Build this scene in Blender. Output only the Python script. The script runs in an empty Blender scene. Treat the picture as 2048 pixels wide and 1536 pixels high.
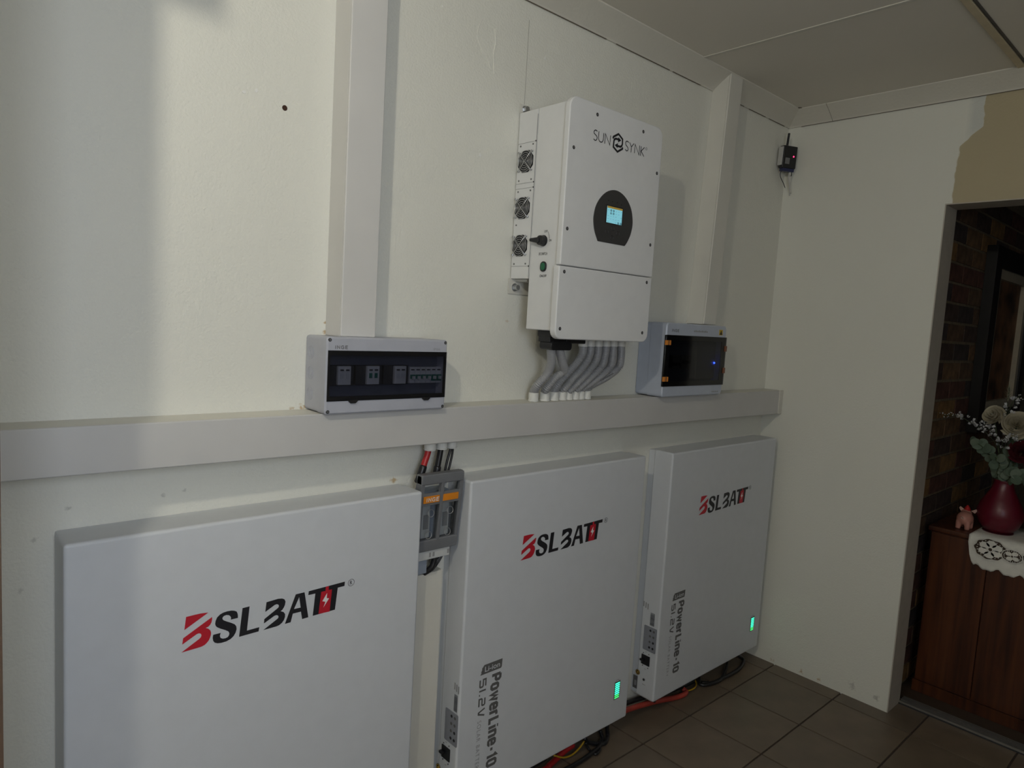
import bpy, bmesh, math, random
from mathutils import Vector, Matrix, Euler

# ---------------------------------------------------------------- camera, light, exposure
scene = bpy.context.scene
COL = scene.collection
CAM_POS = (0.0, -1.5664, 1.5227)
YAW, PITCH, ROLL, FPX = 0.7393, -0.09353, 0.05897, 1372.73
cam_data = bpy.data.cameras.new('camera')
cam_data.sensor_fit = 'HORIZONTAL'
cam_data.sensor_width = 36.0
cam_data.lens = FPX * 36.0 / 2048.0
cam_data.clip_start = 0.02
cam = bpy.data.objects.new('camera', cam_data)
COL.objects.link(cam)
fw = Vector((math.sin(YAW) * math.cos(PITCH), math.cos(YAW) * math.cos(PITCH), math.sin(PITCH)))
rt = Vector((math.cos(YAW), -math.sin(YAW), 0))
up = rt.cross(fw)
r2 = rt * math.cos(ROLL) + up * math.sin(ROLL)
u2 = up * math.cos(ROLL) - rt * math.sin(ROLL)
cam.matrix_world = Matrix(((r2.x, u2.x, -fw.x, CAM_POS[0]), (r2.y, u2.y, -fw.y, CAM_POS[1]), (r2.z, u2.z, -fw.z, CAM_POS[2]), (0, 0, 0, 1)))
scene.camera = cam

world = bpy.data.worlds.new('overcast_sky')
world.use_nodes = True
world.node_tree.nodes['Background'].inputs[0].default_value = (0.75, 0.87, 1.0, 1)
world.node_tree.nodes['Background'].inputs[1].default_value = 0.6
scene.world = world

FILL_POWER = 23.0
LAMP_STRENGTH = 780.0
ld = bpy.data.lights.new('added_room_fill', 'AREA')  # area fill at an added window, tuned for the room's ambient light
ld.shape = 'RECTANGLE'; ld.size = 0.80; ld.size_y = 1.0
ld.energy = FILL_POWER; ld.color = (0.78, 0.86, 1.0)
lo = bpy.data.objects.new('added_room_fill', ld)
lo.location = (-0.15, -2.63, 1.75); lo.rotation_euler = (math.radians(90), 0, 0)
COL.objects.link(lo)

scene.view_settings.view_transform = 'Standard'
scene.view_settings.look = 'None'
scene.view_settings.gamma = 1.0
scene.view_settings.use_curve_mapping = False
scene.view_settings.exposure = 0.10
scene.cycles.max_bounces = 6
scene.cycles.diffuse_bounces = 3
scene.cycles.glossy_bounces = 3
random.seed(7)

# ---------------------------------------------------------------- traced outlines (metres, local to their things)
LOGO_RED = [[(0.2165,0.7886),(0.2344,0.789),(0.2462,0.7888),(0.2615,0.7871),(0.2134,0.7608)],[(0.2113,0.7437),(0.2692,0.7752),(0.2693,0.7697),(0.2682,0.7635),(0.2656,0.7587),(0.2617,0.7554),(0.2563,0.7542),(0.2617,0.751),(0.2658,0.7467),(0.2678,0.7407),(0.2674,0.7353),(0.2655,0.7293),(0.2632,0.7245),(0.2592,0.7201),(0.2553,0.7169),(0.2493,0.7149),(0.2414,0.7144),(0.2079,0.7134),(0.2441,0.7337),(0.247,0.7366),(0.2481,0.7404),(0.2465,0.7441),(0.2429,0.746),(0.2385,0.7454),(0.2096,0.7303)]]
LOGO_BLACK = [[(0.3243,0.7589),(0.3241,0.7645),(0.3234,0.7691),(0.3212,0.7742),(0.3158,0.7775),(0.3095,0.7793),(0.3011,0.7798),(0.2928,0.779),(0.2857,0.7765),(0.2796,0.7714),(0.2767,0.7645),(0.2758,0.7582),(0.2769,0.7535),(0.28,0.7494),(0.2873,0.7442),(0.2978,0.7381),(0.3041,0.7335),(0.3063,0.7291),(0.3059,0.7248),(0.3033,0.721),(0.2981,0.7196),(0.2929,0.7202),(0.2881,0.723),(0.2862,0.728),(0.2879,0.7346),(0.2721,0.7345),(0.2712,0.7277),(0.2724,0.7208),(0.2755,0.716),(0.2817,0.7127),(0.29,0.7115),(0.3003,0.7119),(0.3097,0.7148),(0.3159,0.7198),(0.32,0.7265),(0.322,0.7338),(0.3212,0.7407),(0.3175,0.7461),(0.31,0.7514),(0.2995,0.7575),(0.2932,0.7618),(0.291,0.7652),(0.2914,0.7684),(0.294,0.771),(0.2992,0.7719),(0.3044,0.7702),(0.3076,0.7671),(0.3094,0.7634),(0.3088,0.7589)],[(0.3339,0.7788),(0.3496,0.779),(0.3448,0.7243),(0.3726,0.7248),(0.3713,0.7153),(0.3277,0.7145)],[(0.3876,0.7793),(0.4148,0.7809),(0.4241,0.7794),(0.43,0.7761),(0.4327,0.7697),(0.4315,0.7629),(0.4293,0.7576),(0.426,0.7526),(0.4214,0.7498),(0.4285,0.7462),(0.4322,0.7406),(0.4324,0.7335),(0.4302,0.727),(0.4257,0.7212),(0.4189,0.7171),(0.412,0.7159),(0.3818,0.7154),(0.4116,0.7319),(0.4156,0.7343),(0.4169,0.7375),(0.4154,0.7413),(0.4112,0.7431),(0.4067,0.7424),(0.3828,0.7306),(0.3836,0.7407),(0.412,0.7573),(0.4158,0.7598),(0.4171,0.7634),(0.4157,0.7668),(0.4117,0.7689),(0.4071,0.7682),(0.3855,0.757)],[(0.4569,0.7815),(0.4785,0.7817),(0.4899,0.7179),(0.4745,0.7172),(0.471,0.7363),(0.4511,0.7365),(0.4465,0.7169),(0.4324,0.7164)],[(0.489,0.7817),(0.583,0.7845),(0.5821,0.7736),(0.5643,0.7734),(0.5585,0.7193),(0.501,0.7184),(0.5058,0.7721),(0.4881,0.7724)]]
LOGO_HOLE = [[(0.4655,0.7729),(0.47,0.7465),(0.4537,0.747)]]
LOGO_CELL = [[(0.5208,0.7728),(0.5317,0.7727),(0.5323,0.783),(0.5402,0.7829),(0.5398,0.7733),(0.5488,0.7729),(0.5443,0.7184),(0.5156,0.7195)]]
LOGO_BOLT = [[(0.5362,0.7668),(0.5242,0.749),(0.5324,0.7458),(0.5273,0.7324),(0.5418,0.7521),(0.5354,0.7541)]]
LOGO_R = [(0.6002,0.7782)]
SUN_THIN = [[(0.1115,0.5927),(0.1076,0.5946),(0.1032,0.5949),(0.0991,0.5923),(0.0973,0.5881),(0.0987,0.5847),(0.1046,0.5822),(0.11,0.5796),(0.1123,0.5763),(0.1116,0.5714),(0.109,0.568),(0.1055,0.5665),(0.101,0.5673),(0.0978,0.5696)],[(0.1183,0.5946),(0.1179,0.5785),(0.1191,0.573),(0.123,0.5682),(0.1299,0.5666),(0.1357,0.5689),(0.1388,0.5744),(0.1394,0.5831),(0.1397,0.5941)],[(0.1462,0.5662),(0.1467,0.5943),(0.1685,0.5667),(0.1696,0.594)],[(0.2535,0.5919),(0.2488,0.5941),(0.244,0.5941),(0.2403,0.5911),(0.2392,0.5869),(0.2413,0.5824),(0.2474,0.5792),(0.2518,0.5757),(0.2531,0.572),(0.2511,0.5681),(0.2473,0.5663),(0.2423,0.5673),(0.2393,0.5696)],[(0.2579,0.5933),(0.2674,0.5819)],[(0.2782,0.5941),(0.2674,0.5819),(0.2669,0.5658)],[(0.2832,0.5671),(0.2841,0.5934),(0.3058,0.5661),(0.3062,0.594)],[(0.3142,0.5936),(0.3126,0.5654)],[(0.3298,0.5933),(0.3146,0.5793),(0.3303,0.5664)]]
SUN_THICK = [[(0.1811,0.5878),(0.1826,0.5934),(0.2045,0.6057),(0.2242,0.5948),(0.2248,0.5819),(0.2229,0.5761),(0.2178,0.5721),(0.2037,0.5714)],[(0.227,0.5725),(0.2264,0.568),(0.2047,0.5552),(0.1852,0.5651),(0.1852,0.5736),(0.1862,0.5835),(0.1888,0.588),(0.1937,0.5902),(0.2062,0.5905)]]
SUN_HEAD = [[(0.1903,0.5718),(0.2047,0.5799),(0.2036,0.565)],[(0.2046,0.5972),(0.2181,0.5898),(0.2041,0.5818)]]
PANEL = [(0.1445,0.2894),(0.1276,0.317),(0.1202,0.3436),(0.1201,0.3616),(0.1252,0.3839),(0.136,0.4036),(0.151,0.4204),(0.1703,0.4344),(0.1924,0.4427),(0.2175,0.4447),(0.244,0.4379),(0.2679,0.4231),(0.2869,0.4008),(0.2963,0.3743),(0.298,0.3516),(0.2918,0.3254),(0.28,0.3036),(0.2684,0.2893)]
SCREEN = [(0.1715,0.3976),(0.2477,0.3981),(0.2458,0.3453),(0.1705,0.3457)]
SCREWS = [(0.1079,0.6383),(0.3198,0.6381),(0.0199,0.5299),(0.4022,0.5293),(0.015,0.3084),(0.3963,0.3072),(0.0145,0.1895),(0.393,0.1895),(0.0117,0.0299),(0.3893,0.0298)]
CONDUITS = [[(1.4362,-0.15,1.4411),(1.4689,-0.1238,1.4026),(1.4805,-0.0989,1.3647),(1.4663,-0.0768,1.3307),(1.4742,-0.052,1.2913)],[(1.4692,-0.15,1.4397),(1.5154,-0.1252,1.4028),(1.5443,-0.1072,1.3751),(1.5228,-0.092,1.3515),(1.5109,-0.0699,1.3169),(1.5228,-0.052,1.2878)],[(1.5989,-0.13,1.4562),(1.6117,-0.118,1.4311),(1.6058,-0.104,1.4012),(1.5842,-0.088,1.3668),(1.5627,-0.072,1.3324),(1.5636,-0.052,1.2886)],[(1.6323,-0.13,1.4568),(1.6481,-0.116,1.4272),(1.6444,-0.098,1.3882),(1.6187,-0.08,1.349),(1.5996,-0.064,1.3141),(1.6008,-0.052,1.2874)],[(1.6696,-0.13,1.4575),(1.6885,-0.1141,1.4233),(1.6882,-0.0982,1.3882),(1.6582,-0.0783,1.3441),(1.6293,-0.0623,1.309),(1.6291,-0.052,1.2857)],[(1.7078,-0.13,1.4583),(1.727,-0.1119,1.4192),(1.7301,-0.0958,1.3836),(1.6969,-0.0777,1.3435),(1.6649,-0.0637,1.3125),(1.6613,-0.052,1.2864)],[(1.7436,-0.13,1.4589),(1.7668,-0.1117,1.4194),(1.777,-0.0954,1.3834),(1.7404,-0.0791,1.3473),(1.6949,-0.0648,1.3163),(1.6877,-0.052,1.2877)],[(1.7835,-0.13,1.4597),(1.8111,-0.1114,1.4197),(1.8219,-0.0949,1.3832),(1.7849,-0.0805,1.3513),(1.7292,-0.0681,1.3246),(1.7185,-0.052,1.289)]]
CAB = {'red3':[(2.0391,-0.06,0.0624),(2.084,-0.06,0.0587),(2.2022,-0.06,0.0397),(2.3028,-0.06,0.0193),(2.3647,-0.0709,0.012),(2.4185,-0.0818,0.012),(2.4499,-0.0757,0.012),(2.45,-0.06,0.0182)],'blk3':[(2.0761,-0.03,0.0645),(2.1219,-0.03,0.0595),(2.2174,-0.03,0.0459),(2.3619,-0.03,0.0178),(2.4814,-0.0394,0.012),(2.5653,-0.0452,0.012)],'loop3':[(2.801,-0.05,0.043),(2.8156,-0.05,0.0181),(2.7408,-0.0826,0.012),(2.6548,-0.11,0.012),(2.5781,-0.0975,0.012),(2.556,-0.0754,0.012),(2.5843,-0.05,0.0247)],'loop3b':[(2.8608,-0.07,0.051),(2.9157,-0.07,0.0169),(2.884,-0.0915,0.012),(2.7974,-0.1102,0.012),(2.6874,-0.1085,0.012),(2.6094,-0.1019,0.012),(2.5694,-0.0729,0.012)],'yel3':[(2.5571,-0.05,0.0168),(2.5375,-0.0681,0.012),(2.5034,-0.0794,0.012),(2.4647,-0.0748,0.012),(2.4644,-0.0569,0.012)],'yel2':[(1.6589,-0.07,0.0469),(1.7101,-0.07,0.0181),(1.7527,-0.0715,0.012),(1.7916,-0.07,0.0208),(1.8159,-0.07,0.0366)],'blk2':[(1.9384,-0.07,0.0557),(1.9437,-0.0725,0.012),(1.9019,-0.0962,0.012),(1.8746,-0.0847,0.012),(1.8366,-0.07,0.0262),(1.8144,-0.07,0.0511)],'blk2b':[(1.9143,-0.06,0.0359),(1.9156,-0.07,0.012),(1.869,-0.0983,0.012),(1.8076,-0.1086,0.012),(1.7376,-0.1143,0.012),(1.6774,-0.1132,0.012),(1.6215,-0.11,0.012)],'blk2c':[(1.811,-0.08,0.0391),(1.8251,-0.0873,0.012),(1.8216,-0.1192,0.012),(1.8499,-0.1147,0.012),(1.8818,-0.0901,0.012)],'red2':[(1.5984,-0.0691,0.012),(1.6443,-0.0641,0.012),(1.6988,-0.0519,0.012),(1.7431,-0.05,0.0227),(1.7807,-0.05,0.0261)],'thin2':[(1.5445,-0.08,0.0542),(1.5785,-0.08,0.0525),(1.6125,-0.08,0.058)]}

# ---------------------------------------------------------------- helpers
def tag(o, label=None, cat=None, group=None, kind=None):
    if label: o['label'] = label
    if cat: o['category'] = cat
    if group: o['group'] = group
    if kind: o['kind'] = kind
    return o

def empty(name, loc, label=None, cat=None, group=None):
    o = bpy.data.objects.new(name, None)
    o.empty_display_size = 0.05
    o.location = loc
    COL.objects.link(o)
    return tag(o, label, cat, group)

def link(name, me, parent=None, mat=None, smooth=False, bevel=0, seg=2):
    o = bpy.data.objects.new(name, me)
    COL.objects.link(o)
    if parent: o.parent = parent
    if mat and not me.materials: me.materials.append(mat)
    if smooth:
        for p in me.polygons: p.use_smooth = True
    if bevel:
        b = o.modifiers.new('bevel', 'BEVEL'); b.width = bevel; b.segments = seg
        b.limit_method = 'ANGLE'; b.angle_limit = math.radians(40)
        for p in me.polygons: p.use_smooth = True
        wn = o.modifiers.new('wn', 'WEIGHTED_NORMAL'); wn.keep_sharp = True
    return o

class MB:
    def __init__(s): s.v = []; s.f = []
    def add(s, vs, fs):
        n = len(s.v); s.v += [tuple(v) for v in vs]; s.f += [tuple(i + n for i in f) for f in fs]; return s
    def box(s, x0, x1, y0, y1, z0, z1):
        x0, x1 = sorted((x0, x1)); y0, y1 = sorted((y0, y1)); z0, z1 = sorted((z0, z1))
        return s.add([(x0,y0,z0),(x1,y0,z0),(x1,y1,z0),(x0,y1,z0),(x0,y0,z1),(x1,y0,z1),(x1,y1,z1),(x0,y1,z1)],
                     [(0,3,2,1),(4,5,6,7),(0,1,5,4),(1,2,6,5),(2,3,7,6),(3,0,4,7)])
    def hexa(s, vs):   # 8 verts: bottom loop then top loop
        return s.add(vs, [(0,3,2,1),(4,5,6,7),(0,1,5,4),(1,2,6,5),(2,3,7,6),(3,0,4,7)])
    def prism(s, poly, a, b, axis='y'):
        # polygon in the plane across axis, from a to b
        def P(p, t): return {'y': (p[0], t, p[1]), 'x': (t, p[0], p[1]), 'z': (p[0], p[1], t)}[axis]
        n = len(poly)
        vs = [P(p, a) for p in poly] + [P(p, b) for p in poly]
        fs = [tuple(range(n)), tuple(range(2*n-1, n-1, -1))] + [(i, i+n, (i+1) % n + n, (i+1) % n) for i in range(n)]
        return s.add(vs, fs)
    def flat(s, poly, t, axis='y', rev=False):
        def P(p): return {'y': (p[0], t, p[1]), 'x': (t, p[0], p[1]), 'z': (p[0], p[1], t)}[axis]
        idx = tuple(range(len(poly)))
        return s.add([P(p) for p in poly], [idx[::-1] if rev else idx])
    def ring(s, c, d, r, n=16, phase=0):
        d = Vector(d).normalized()
        a = d.orthogonal().normalized(); b = d.cross(a)
        return [Vector(c) + a*r*math.cos(phase+2*math.pi*i/n) + b*r*math.sin(phase+2*math.pi*i/n) for i in range(n)]
    def cyl(s, p0, p1, r, r1=None, n=16):
        d = Vector(p1) - Vector(p0)
        A = s.ring(p0, d, r, n); B = s.ring(p1, d, r if r1 is None else r1, n)
        return s.add(A + B, [tuple(range(n))[::-1], tuple(range(n, 2*n))] + [(i, (i+1) % n, (i+1) % n + n, i+n) for i in range(n)])
    def tube(s, pts, rad, n=10, cap=True):
        pts = [Vector(p) for p in pts]; m = len(pts)
        rs = rad if isinstance(rad, (list, tuple)) else [rad]*m
        T = [(pts[min(i+1, m-1)] - pts[max(i-1, 0)]).normalized() for i in range(m)]
        a = T[0].orthogonal().normalized(); vs = []
        for i in range(m):
            a = (a - T[i]*a.dot(T[i])).normalized(); b = T[i].cross(a)
            vs += [pts[i] + a*rs[i]*math.cos(2*math.pi*k/n) + b*rs[i]*math.sin(2*math.pi*k/n) for k in range(n)]
        fs = [(i*n+k, i*n+(k+1) % n, (i+1)*n+(k+1) % n, (i+1)*n+k) for i in range(m-1) for k in range(n)]
        if cap: fs += [tuple(range(n))[::-1], tuple(range((m-1)*n, m*n))]
        return s.add(vs, fs)
    def torus(s, c, d, R, r, N=28, n=6):
        d = Vector(d).normalized(); a = d.orthogonal().normalized(); b = d.cross(a); vs = []
        for i in range(N):
            t = 2*math.pi*i/N; e = a*math.cos(t) + b*math.sin(t)
            vs += [Vector(c) + e*(R + r*math.cos(2*math.pi*k/n)) + d*r*math.sin(2*math.pi*k/n) for k in range(n)]
        return s.add(vs, [(i*n+k, ((i+1) % N)*n+k, ((i+1) % N)*n+(k+1) % n, i*n+(k+1) % n) for i in range(N) for k in range(n)])
    def lathe(s, prof, c, n=32):
        vs = [(c[0]+r*math.cos(2*math.pi*k/n), c[1]+r*math.sin(2*math.pi*k/n), c[2]+z) for r, z in prof for k in range(n)]
        m = len(prof)
        return s.add(vs, [(i*n+k, i*n+(k+1) % n, (i+1)*n+(k+1) % n, (i+1)*n+k) for i in range(m-1) for k in range(n)])
    def ellipsoid(s, c, r, n=14, m=9, rot=None):
        vs = []; 
        for i in range(m+1):
            t = math.pi*i/m
            for k in range(n):
                p = Vector((r[0]*math.sin(t)*math.cos(2*math.pi*k/n), r[1]*math.sin(t)*math.sin(2*math.pi*k/n), r[2]*math.cos(t)))
                if rot: p = rot @ p
                vs.append(p + Vector(c))
        return s.add(vs, [(i*n+k, (i+1)*n+k, (i+1)*n+(k+1) % n, i*n+(k+1) % n) for i in range(m) for k in range(n)])
    def ribbon(s, pts, w, t, axis='y'):
        # flat stroke of width w along a 2D polyline, printed on the plane across axis at t
        P = [Vector(p) for p in pts]; L = []; R = []
        for i in range(len(P)):
            d0 = (P[i]-P[i-1]).normalized() if i else (P[1]-P[0]).normalized()
            d1 = (P[i+1]-P[i]).normalized() if i < len(P)-1 else d0
            n = Vector((-(d0+d1).y, (d0+d1).x))
            n = n.normalized() if n.length > 1e-6 else Vector((-d0.y, d0.x))
            k = w/2/max(0.45, n.dot(Vector((-d0.y, d0.x))))
            L.append(P[i]+n*k); R.append(P[i]-n*k)
        def Q(p): return {'y': (p.x, t, p.y), 'x': (t, p.x, p.y)}[axis]
        m = len(P)
        return s.add([Q(p) for p in L] + [Q(p) for p in R], [(i, i+1, m+i+1, m+i) for i in range(m-1)])
    def mesh(s, name):
        me = bpy.data.meshes.new(name); me.from_pydata(s.v, [], s.f); me.validate(); me.update()
        bm = bmesh.new(); bm.from_mesh(me); bmesh.ops.recalc_face_normals(bm, faces=bm.faces); bm.to_mesh(me); bm.free()
        return me
    def build(s, name, mat, parent=None, smooth=False, bevel=0, seg=2):
        return link(name, s.mesh(name), parent, mat, smooth, bevel, seg)

def spline(pts, k=8):
    P = [Vector(p) for p in pts]; P = [P[0]*2-P[1]] + P + [P[-1]*2-P[-2]]; out = []
    for i in range(1, len(P)-2):
        for j in range(k):
            t = j/k; a, b, c, d = P[i-1:i+3]
            out.append(0.5*((2*b) + (c-a)*t + (2*a-5*b+4*c-d)*t*t + (3*b-a-3*c+d)*t**3))
    return out + [P[-2]]

def resample(pts, step):
    pts = [Vector(p) for p in pts]; out = [pts[0]]; acc = 0.0
    for a, b in zip(pts, pts[1:]):
        L = (b-a).length
        while acc + L >= step:
            t = (step-acc)/L; a = a.lerp(b, t); out.append(a); L = (b-a).length; acc = 0.0
        acc += L
    return out

def rrect(x0, x1, z0, z1, r, n=6, corners=(1, 1, 1, 1)):
    pts = []
    for (cx, cz, a0), on in zip(((x1-r, z1-r, 0), (x0+r, z1-r, 90), (x0+r, z0+r, 180), (x1-r, z0+r, 270)), corners):
        if on:
            for i in range(n+1):
                t = math.radians(a0+90*i/n); pts.append((cx+r*math.cos(t), cz+r*math.sin(t)))
        else:
            pts.append({0: (x1, z1), 90: (x0, z1), 180: (x0, z0), 270: (x1, z0)}[a0])
    return pts

# ---------------------------------------------------------------- materials
def mat(name, col, rough=0.5, metal=0.0, var=0.06, scale=25.0, bump=0.0, bscale=300.0, spec=0.5, alpha=1.0):
    m = bpy.data.materials.new(name); m.use_nodes = True
    nt = m.node_tree; b = nt.nodes['Principled BSDF']
    tc = nt.nodes.new('ShaderNodeTexCoord'); nz = nt.nodes.new('ShaderNodeTexNoise')
    nz.inputs['Scale'].default_value = scale; nz.inputs['Detail'].default_value = 2
    nt.links.new(tc.outputs['Object'], nz.inputs['Vector'])
    rp = nt.nodes.new('ShaderNodeValToRGB')
    rp.color_ramp.elements[0].position = 0.3; rp.color_ramp.elements[1].position = 0.7
    rp.color_ramp.elements[0].color = tuple(c*(1-var) for c in col) + (1,)
    rp.color_ramp.elements[1].color = tuple(min(1, c*(1+var)) for c in col) + (1,)
    nt.links.new(nz.outputs['Fac'], rp.inputs[0]); nt.links.new(rp.outputs[0], b.inputs['Base Color'])
    b.inputs['Roughness'].default_value = rough; b.inputs['Metallic'].default_value = metal
    b.inputs['Specular IOR Level'].default_value = spec
    if bump:
        n2 = nt.nodes.new('ShaderNodeTexNoise'); n2.inputs['Scale'].default_value = bscale; n2.inputs['Detail'].default_value = 3
        nt.links.new(tc.outputs['Object'], n2.inputs['Vector'])
        bp = nt.nodes.new('ShaderNodeBump'); bp.inputs['Strength'].default_value = bump; bp.inputs['Distance'].default_value = 0.004
        nt.links.new(n2.outputs['Fac'], bp.inputs['Height']); nt.links.new(bp.outputs[0], b.inputs['Normal'])
    return m

def emit(name, col, strength):
    m = mat(name, col, 0.4); b = m.node_tree.nodes['Principled BSDF']
    b.inputs['Emission Color'].default_value = col + (1,); b.inputs['Emission Strength'].default_value = strength
    if strength < 100: m.cycles.emission_sampling = 'NONE'
    return m

def smoked(name, tint, gloss=0.06):
    m = bpy.data.materials.new(name); m.use_nodes = True; nt = m.node_tree
    nt.nodes.remove(nt.nodes['Principled BSDF']); out = nt.nodes['Material Output']
    tr = nt.nodes.new('ShaderNodeBsdfTransparent'); tr.inputs[0].default_value = tint + (1,)
    gl = nt.nodes.new('ShaderNodeBsdfGlossy'); gl.inputs['Roughness'].default_value = 0.08
    fr = nt.nodes.new('ShaderNodeFresnel'); fr.inputs[0].default_value = 1.45
    mx = nt.nodes.new('ShaderNodeMixShader')
    geo = nt.nodes.new('ShaderNodeNewGeometry'); inv_ = nt.nodes.new('ShaderNodeMath'); inv_.operation = 'SUBTRACT'; inv_.inputs[0].default_value = 1.0
    nt.links.new(geo.outputs['Backfacing'], inv_.inputs[1])
    ml_ = nt.nodes.new('ShaderNodeMath'); ml_.operation = 'MULTIPLY'; nt.links.new(fr.outputs[0], ml_.inputs[0]); nt.links.new(inv_.outputs[0], ml_.inputs[1])
    nt.links.new(ml_.outputs[0], mx.inputs[0]); nt.links.new(tr.outputs[0], mx.inputs[1]); nt.links.new(gl.outputs[0], mx.inputs[2])
    nt.links.new(mx.outputs[0], out.inputs[0])
    return m

def plaster(name, base, alt, spots=(), bump=0.5, bscale=160.0, split=False):
    """painted plaster: two close tones, roller texture, marks at given places (x, y, z, radius, colour, amount)"""
    m = bpy.data.materials.new(name); m.use_nodes = True
    nt = m.node_tree; N = nt.nodes.new; Lk = nt.links.new; b = nt.nodes['Principled BSDF']
    b.inputs['Roughness'].default_value = 0.62; b.inputs['Specular IOR Level'].default_value = 0.35
    tc = N('ShaderNodeTexCoord'); V = tc.outputs['Object']
    nz = N('ShaderNodeTexNoise'); nz.inputs['Scale'].default_value = 2.2; nz.inputs['Detail'].default_value = 3; Lk(V, nz.inputs['Vector'])
    mx = N('ShaderNodeMix'); mx.data_type = 'RGBA'
    mx.inputs[6].default_value = base + (1,); mx.inputs[7].default_value = alt + (1,); Lk(nz.outputs['Fac'], mx.inputs[0])
    c = mx.outputs[2]
    fine = N('ShaderNodeTexNoise'); fine.inputs['Scale'].default_value = 110; fine.inputs['Detail'].default_value = 3; Lk(V, fine.inputs['Vector'])
    if split:   # rough paint edge: pale coat up to a ragged line, old beige paint beyond it, a brushed filler patch at the top
        sp = N('ShaderNodeSeparateXYZ'); Lk(V, sp.inputs[0])
        def math_(op, a, bb, cl=False):
            n = N('ShaderNodeMath'); n.operation = op; n.use_clamp = cl
            for i, q in enumerate((a, bb)):
                if isinstance(q, (int, float)): n.inputs[i].default_value = q
                else: Lk(q, n.inputs[i])
            return n.outputs[0]
        zup = math_('MULTIPLY', math_('SUBTRACT', sp.outputs['Z'], 2.275), 16.0, True)
        nlow = N('ShaderNodeTexNoise'); nlow.inputs['Scale'].default_value = 9; nlow.inputs['Detail'].default_value = 5; Lk(V, nlow.inputs['Vector'])
        edge = math_('ADD', math_('MULTIPLY', zup, 0.072), math_('MULTIPLY', math_('SUBTRACT', nlow.outputs['Fac'], 0.5), 0.05))
        yy = math_('ADD', math_('ADD', sp.outputs['Y'], 0.688), edge)
        painted = math_('MULTIPLY', yy, 220.0, True)
        bg = N('ShaderNodeMix'); bg.data_type = 'RGBA'; bg.inputs[6].default_value = (0.50, 0.43, 0.28, 1); Lk(painted, bg.inputs[0]); Lk(c, bg.inputs[7])
        c = bg.outputs[2]
        patch = math_('MULTIPLY', math_('MULTIPLY', zup, math_('MULTIPLY', math_('SUBTRACT', -0.70, sp.outputs['Y']), 40.0, True)), painted)
        pm = N('ShaderNodeMix'); pm.data_type = 'RGBA'; pm.inputs[7].default_value = (0.66, 0.67, 0.62, 1); Lk(patch, pm.inputs[0]); Lk(c, pm.inputs[6])
        c = pm.outputs[2]
    for (x, y, z, r, col, amt) in spots:
        ds = N('ShaderNodeVectorMath'); ds.operation = 'DISTANCE'; ds.inputs[1].default_value = (x, y, z); Lk(V, ds.inputs[0])
        mr = N('ShaderNodeMapRange'); mr.inputs[1].default_value = 0.0; mr.inputs[2].default_value = r; mr.inputs[3].default_value = 1.0; mr.inputs[4].default_value = 0.0
        Lk(ds.outputs['Value'], mr.inputs[0])
        ml = N('ShaderNodeMath'); ml.operation = 'MULTIPLY'; Lk(mr.outputs[0], ml.inputs[0]); Lk(fine.outputs['Fac'], ml.inputs[1])
        m2 = N('ShaderNodeMath'); m2.operation = 'MULTIPLY_ADD'; m2.use_clamp = True
        m2.inputs[1].default_value = 6.0; m2.inputs[2].default_value = -2.0; Lk(ml.outputs[0], m2.inputs[0])
        m3 = N('ShaderNodeMath'); m3.operation = 'MULTIPLY'; m3.inputs[1].default_value = amt; Lk(m2.outputs[0], m3.inputs[0])
        q = N('ShaderNodeMix'); q.data_type = 'RGBA'; q.inputs[7].default_value = col + (1,); Lk(m3.outputs[0], q.inputs[0]); Lk(c, q.inputs[6])
        c = q.outputs[2]
    Lk(c, b.inputs['Base Color'])
    n2 = N('ShaderNodeTexNoise'); n2.inputs['Scale'].default_value = bscale; n2.inputs['Detail'].default_value = 2; Lk(V, n2.inputs['Vector'])
    n3 = N('ShaderNodeTexNoise'); n3.inputs['Scale'].default_value = 18; n3.inputs['Detail'].default_value = 3; Lk(V, n3.inputs['Vector'])
    ad = N('ShaderNodeMath'); ad.operation = 'MULTIPLY_ADD'; ad.inputs[1].default_value = 1.6; Lk(n3.outputs['Fac'], ad.inputs[0]); Lk(n2.outputs['Fac'], ad.inputs[2])
    bp = N('ShaderNodeBump'); bp.inputs['Strength'].default_value = bump; bp.inputs['Distance'].default_value = 0.003
    Lk(ad.outputs[0], bp.inputs['Height']); Lk(bp.outputs[0], b.inputs['Normal'])
    return m

TAN = (0.50, 0.36, 0.19); GRIME = (0.28, 0.27, 0.24); RUST = (0.62, 0.50, 0.36)
M_WALL = plaster('cream_wall_paint', (0.80, 0.79, 0.71), (0.775, 0.76, 0.675), [
    (0.742, 0, 1.280, .034, TAN, .9), (0.715, 0, 1.277, .022, TAN, .8), (0.794, 0, 1.466, .020, TAN, .9), (0.795, 0, 1.488, .014, TAN, .9),
    (2.352, 0, 1.556, .03, TAN, .8), (1.012, 0, 1.066, .035, TAN, .9),
    (0.256, 0, 1.098, .022, GRIME, .45), (0.20, 0, 1.045, .022, GRIME, .35), (0.178, 0, 0.945, .016, GRIME, .3),
    (0.43, 0, 1.100, .018, GRIME, .35), (0.475, 0, 1.108, .014, GRIME, .35), (1.392, 0, 1.517, .022, RUST, .7),
   ])
M_WALLP = mat('plain_cream_paint', (0.79, 0.775, 0.69), 0.62, var=0.02, scale=3, bump=0.3, bscale=160)
M_WALL2 = plaster('pale_wall_paint', (0.81, 0.805, 0.725), (0.775, 0.765, 0.68), [
    (3.0228, -.30, .02, .03, TAN, .8), (3.0228, -.38, .015, .03, TAN, .8), (3.0228, -.16, .02, .03, TAN, .7), (3.0228, -.52, .05, .05, GRIME, .4), (3.0228, -.62, .04, .05, GRIME, .5)], bump=0.25, split=True)
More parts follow.
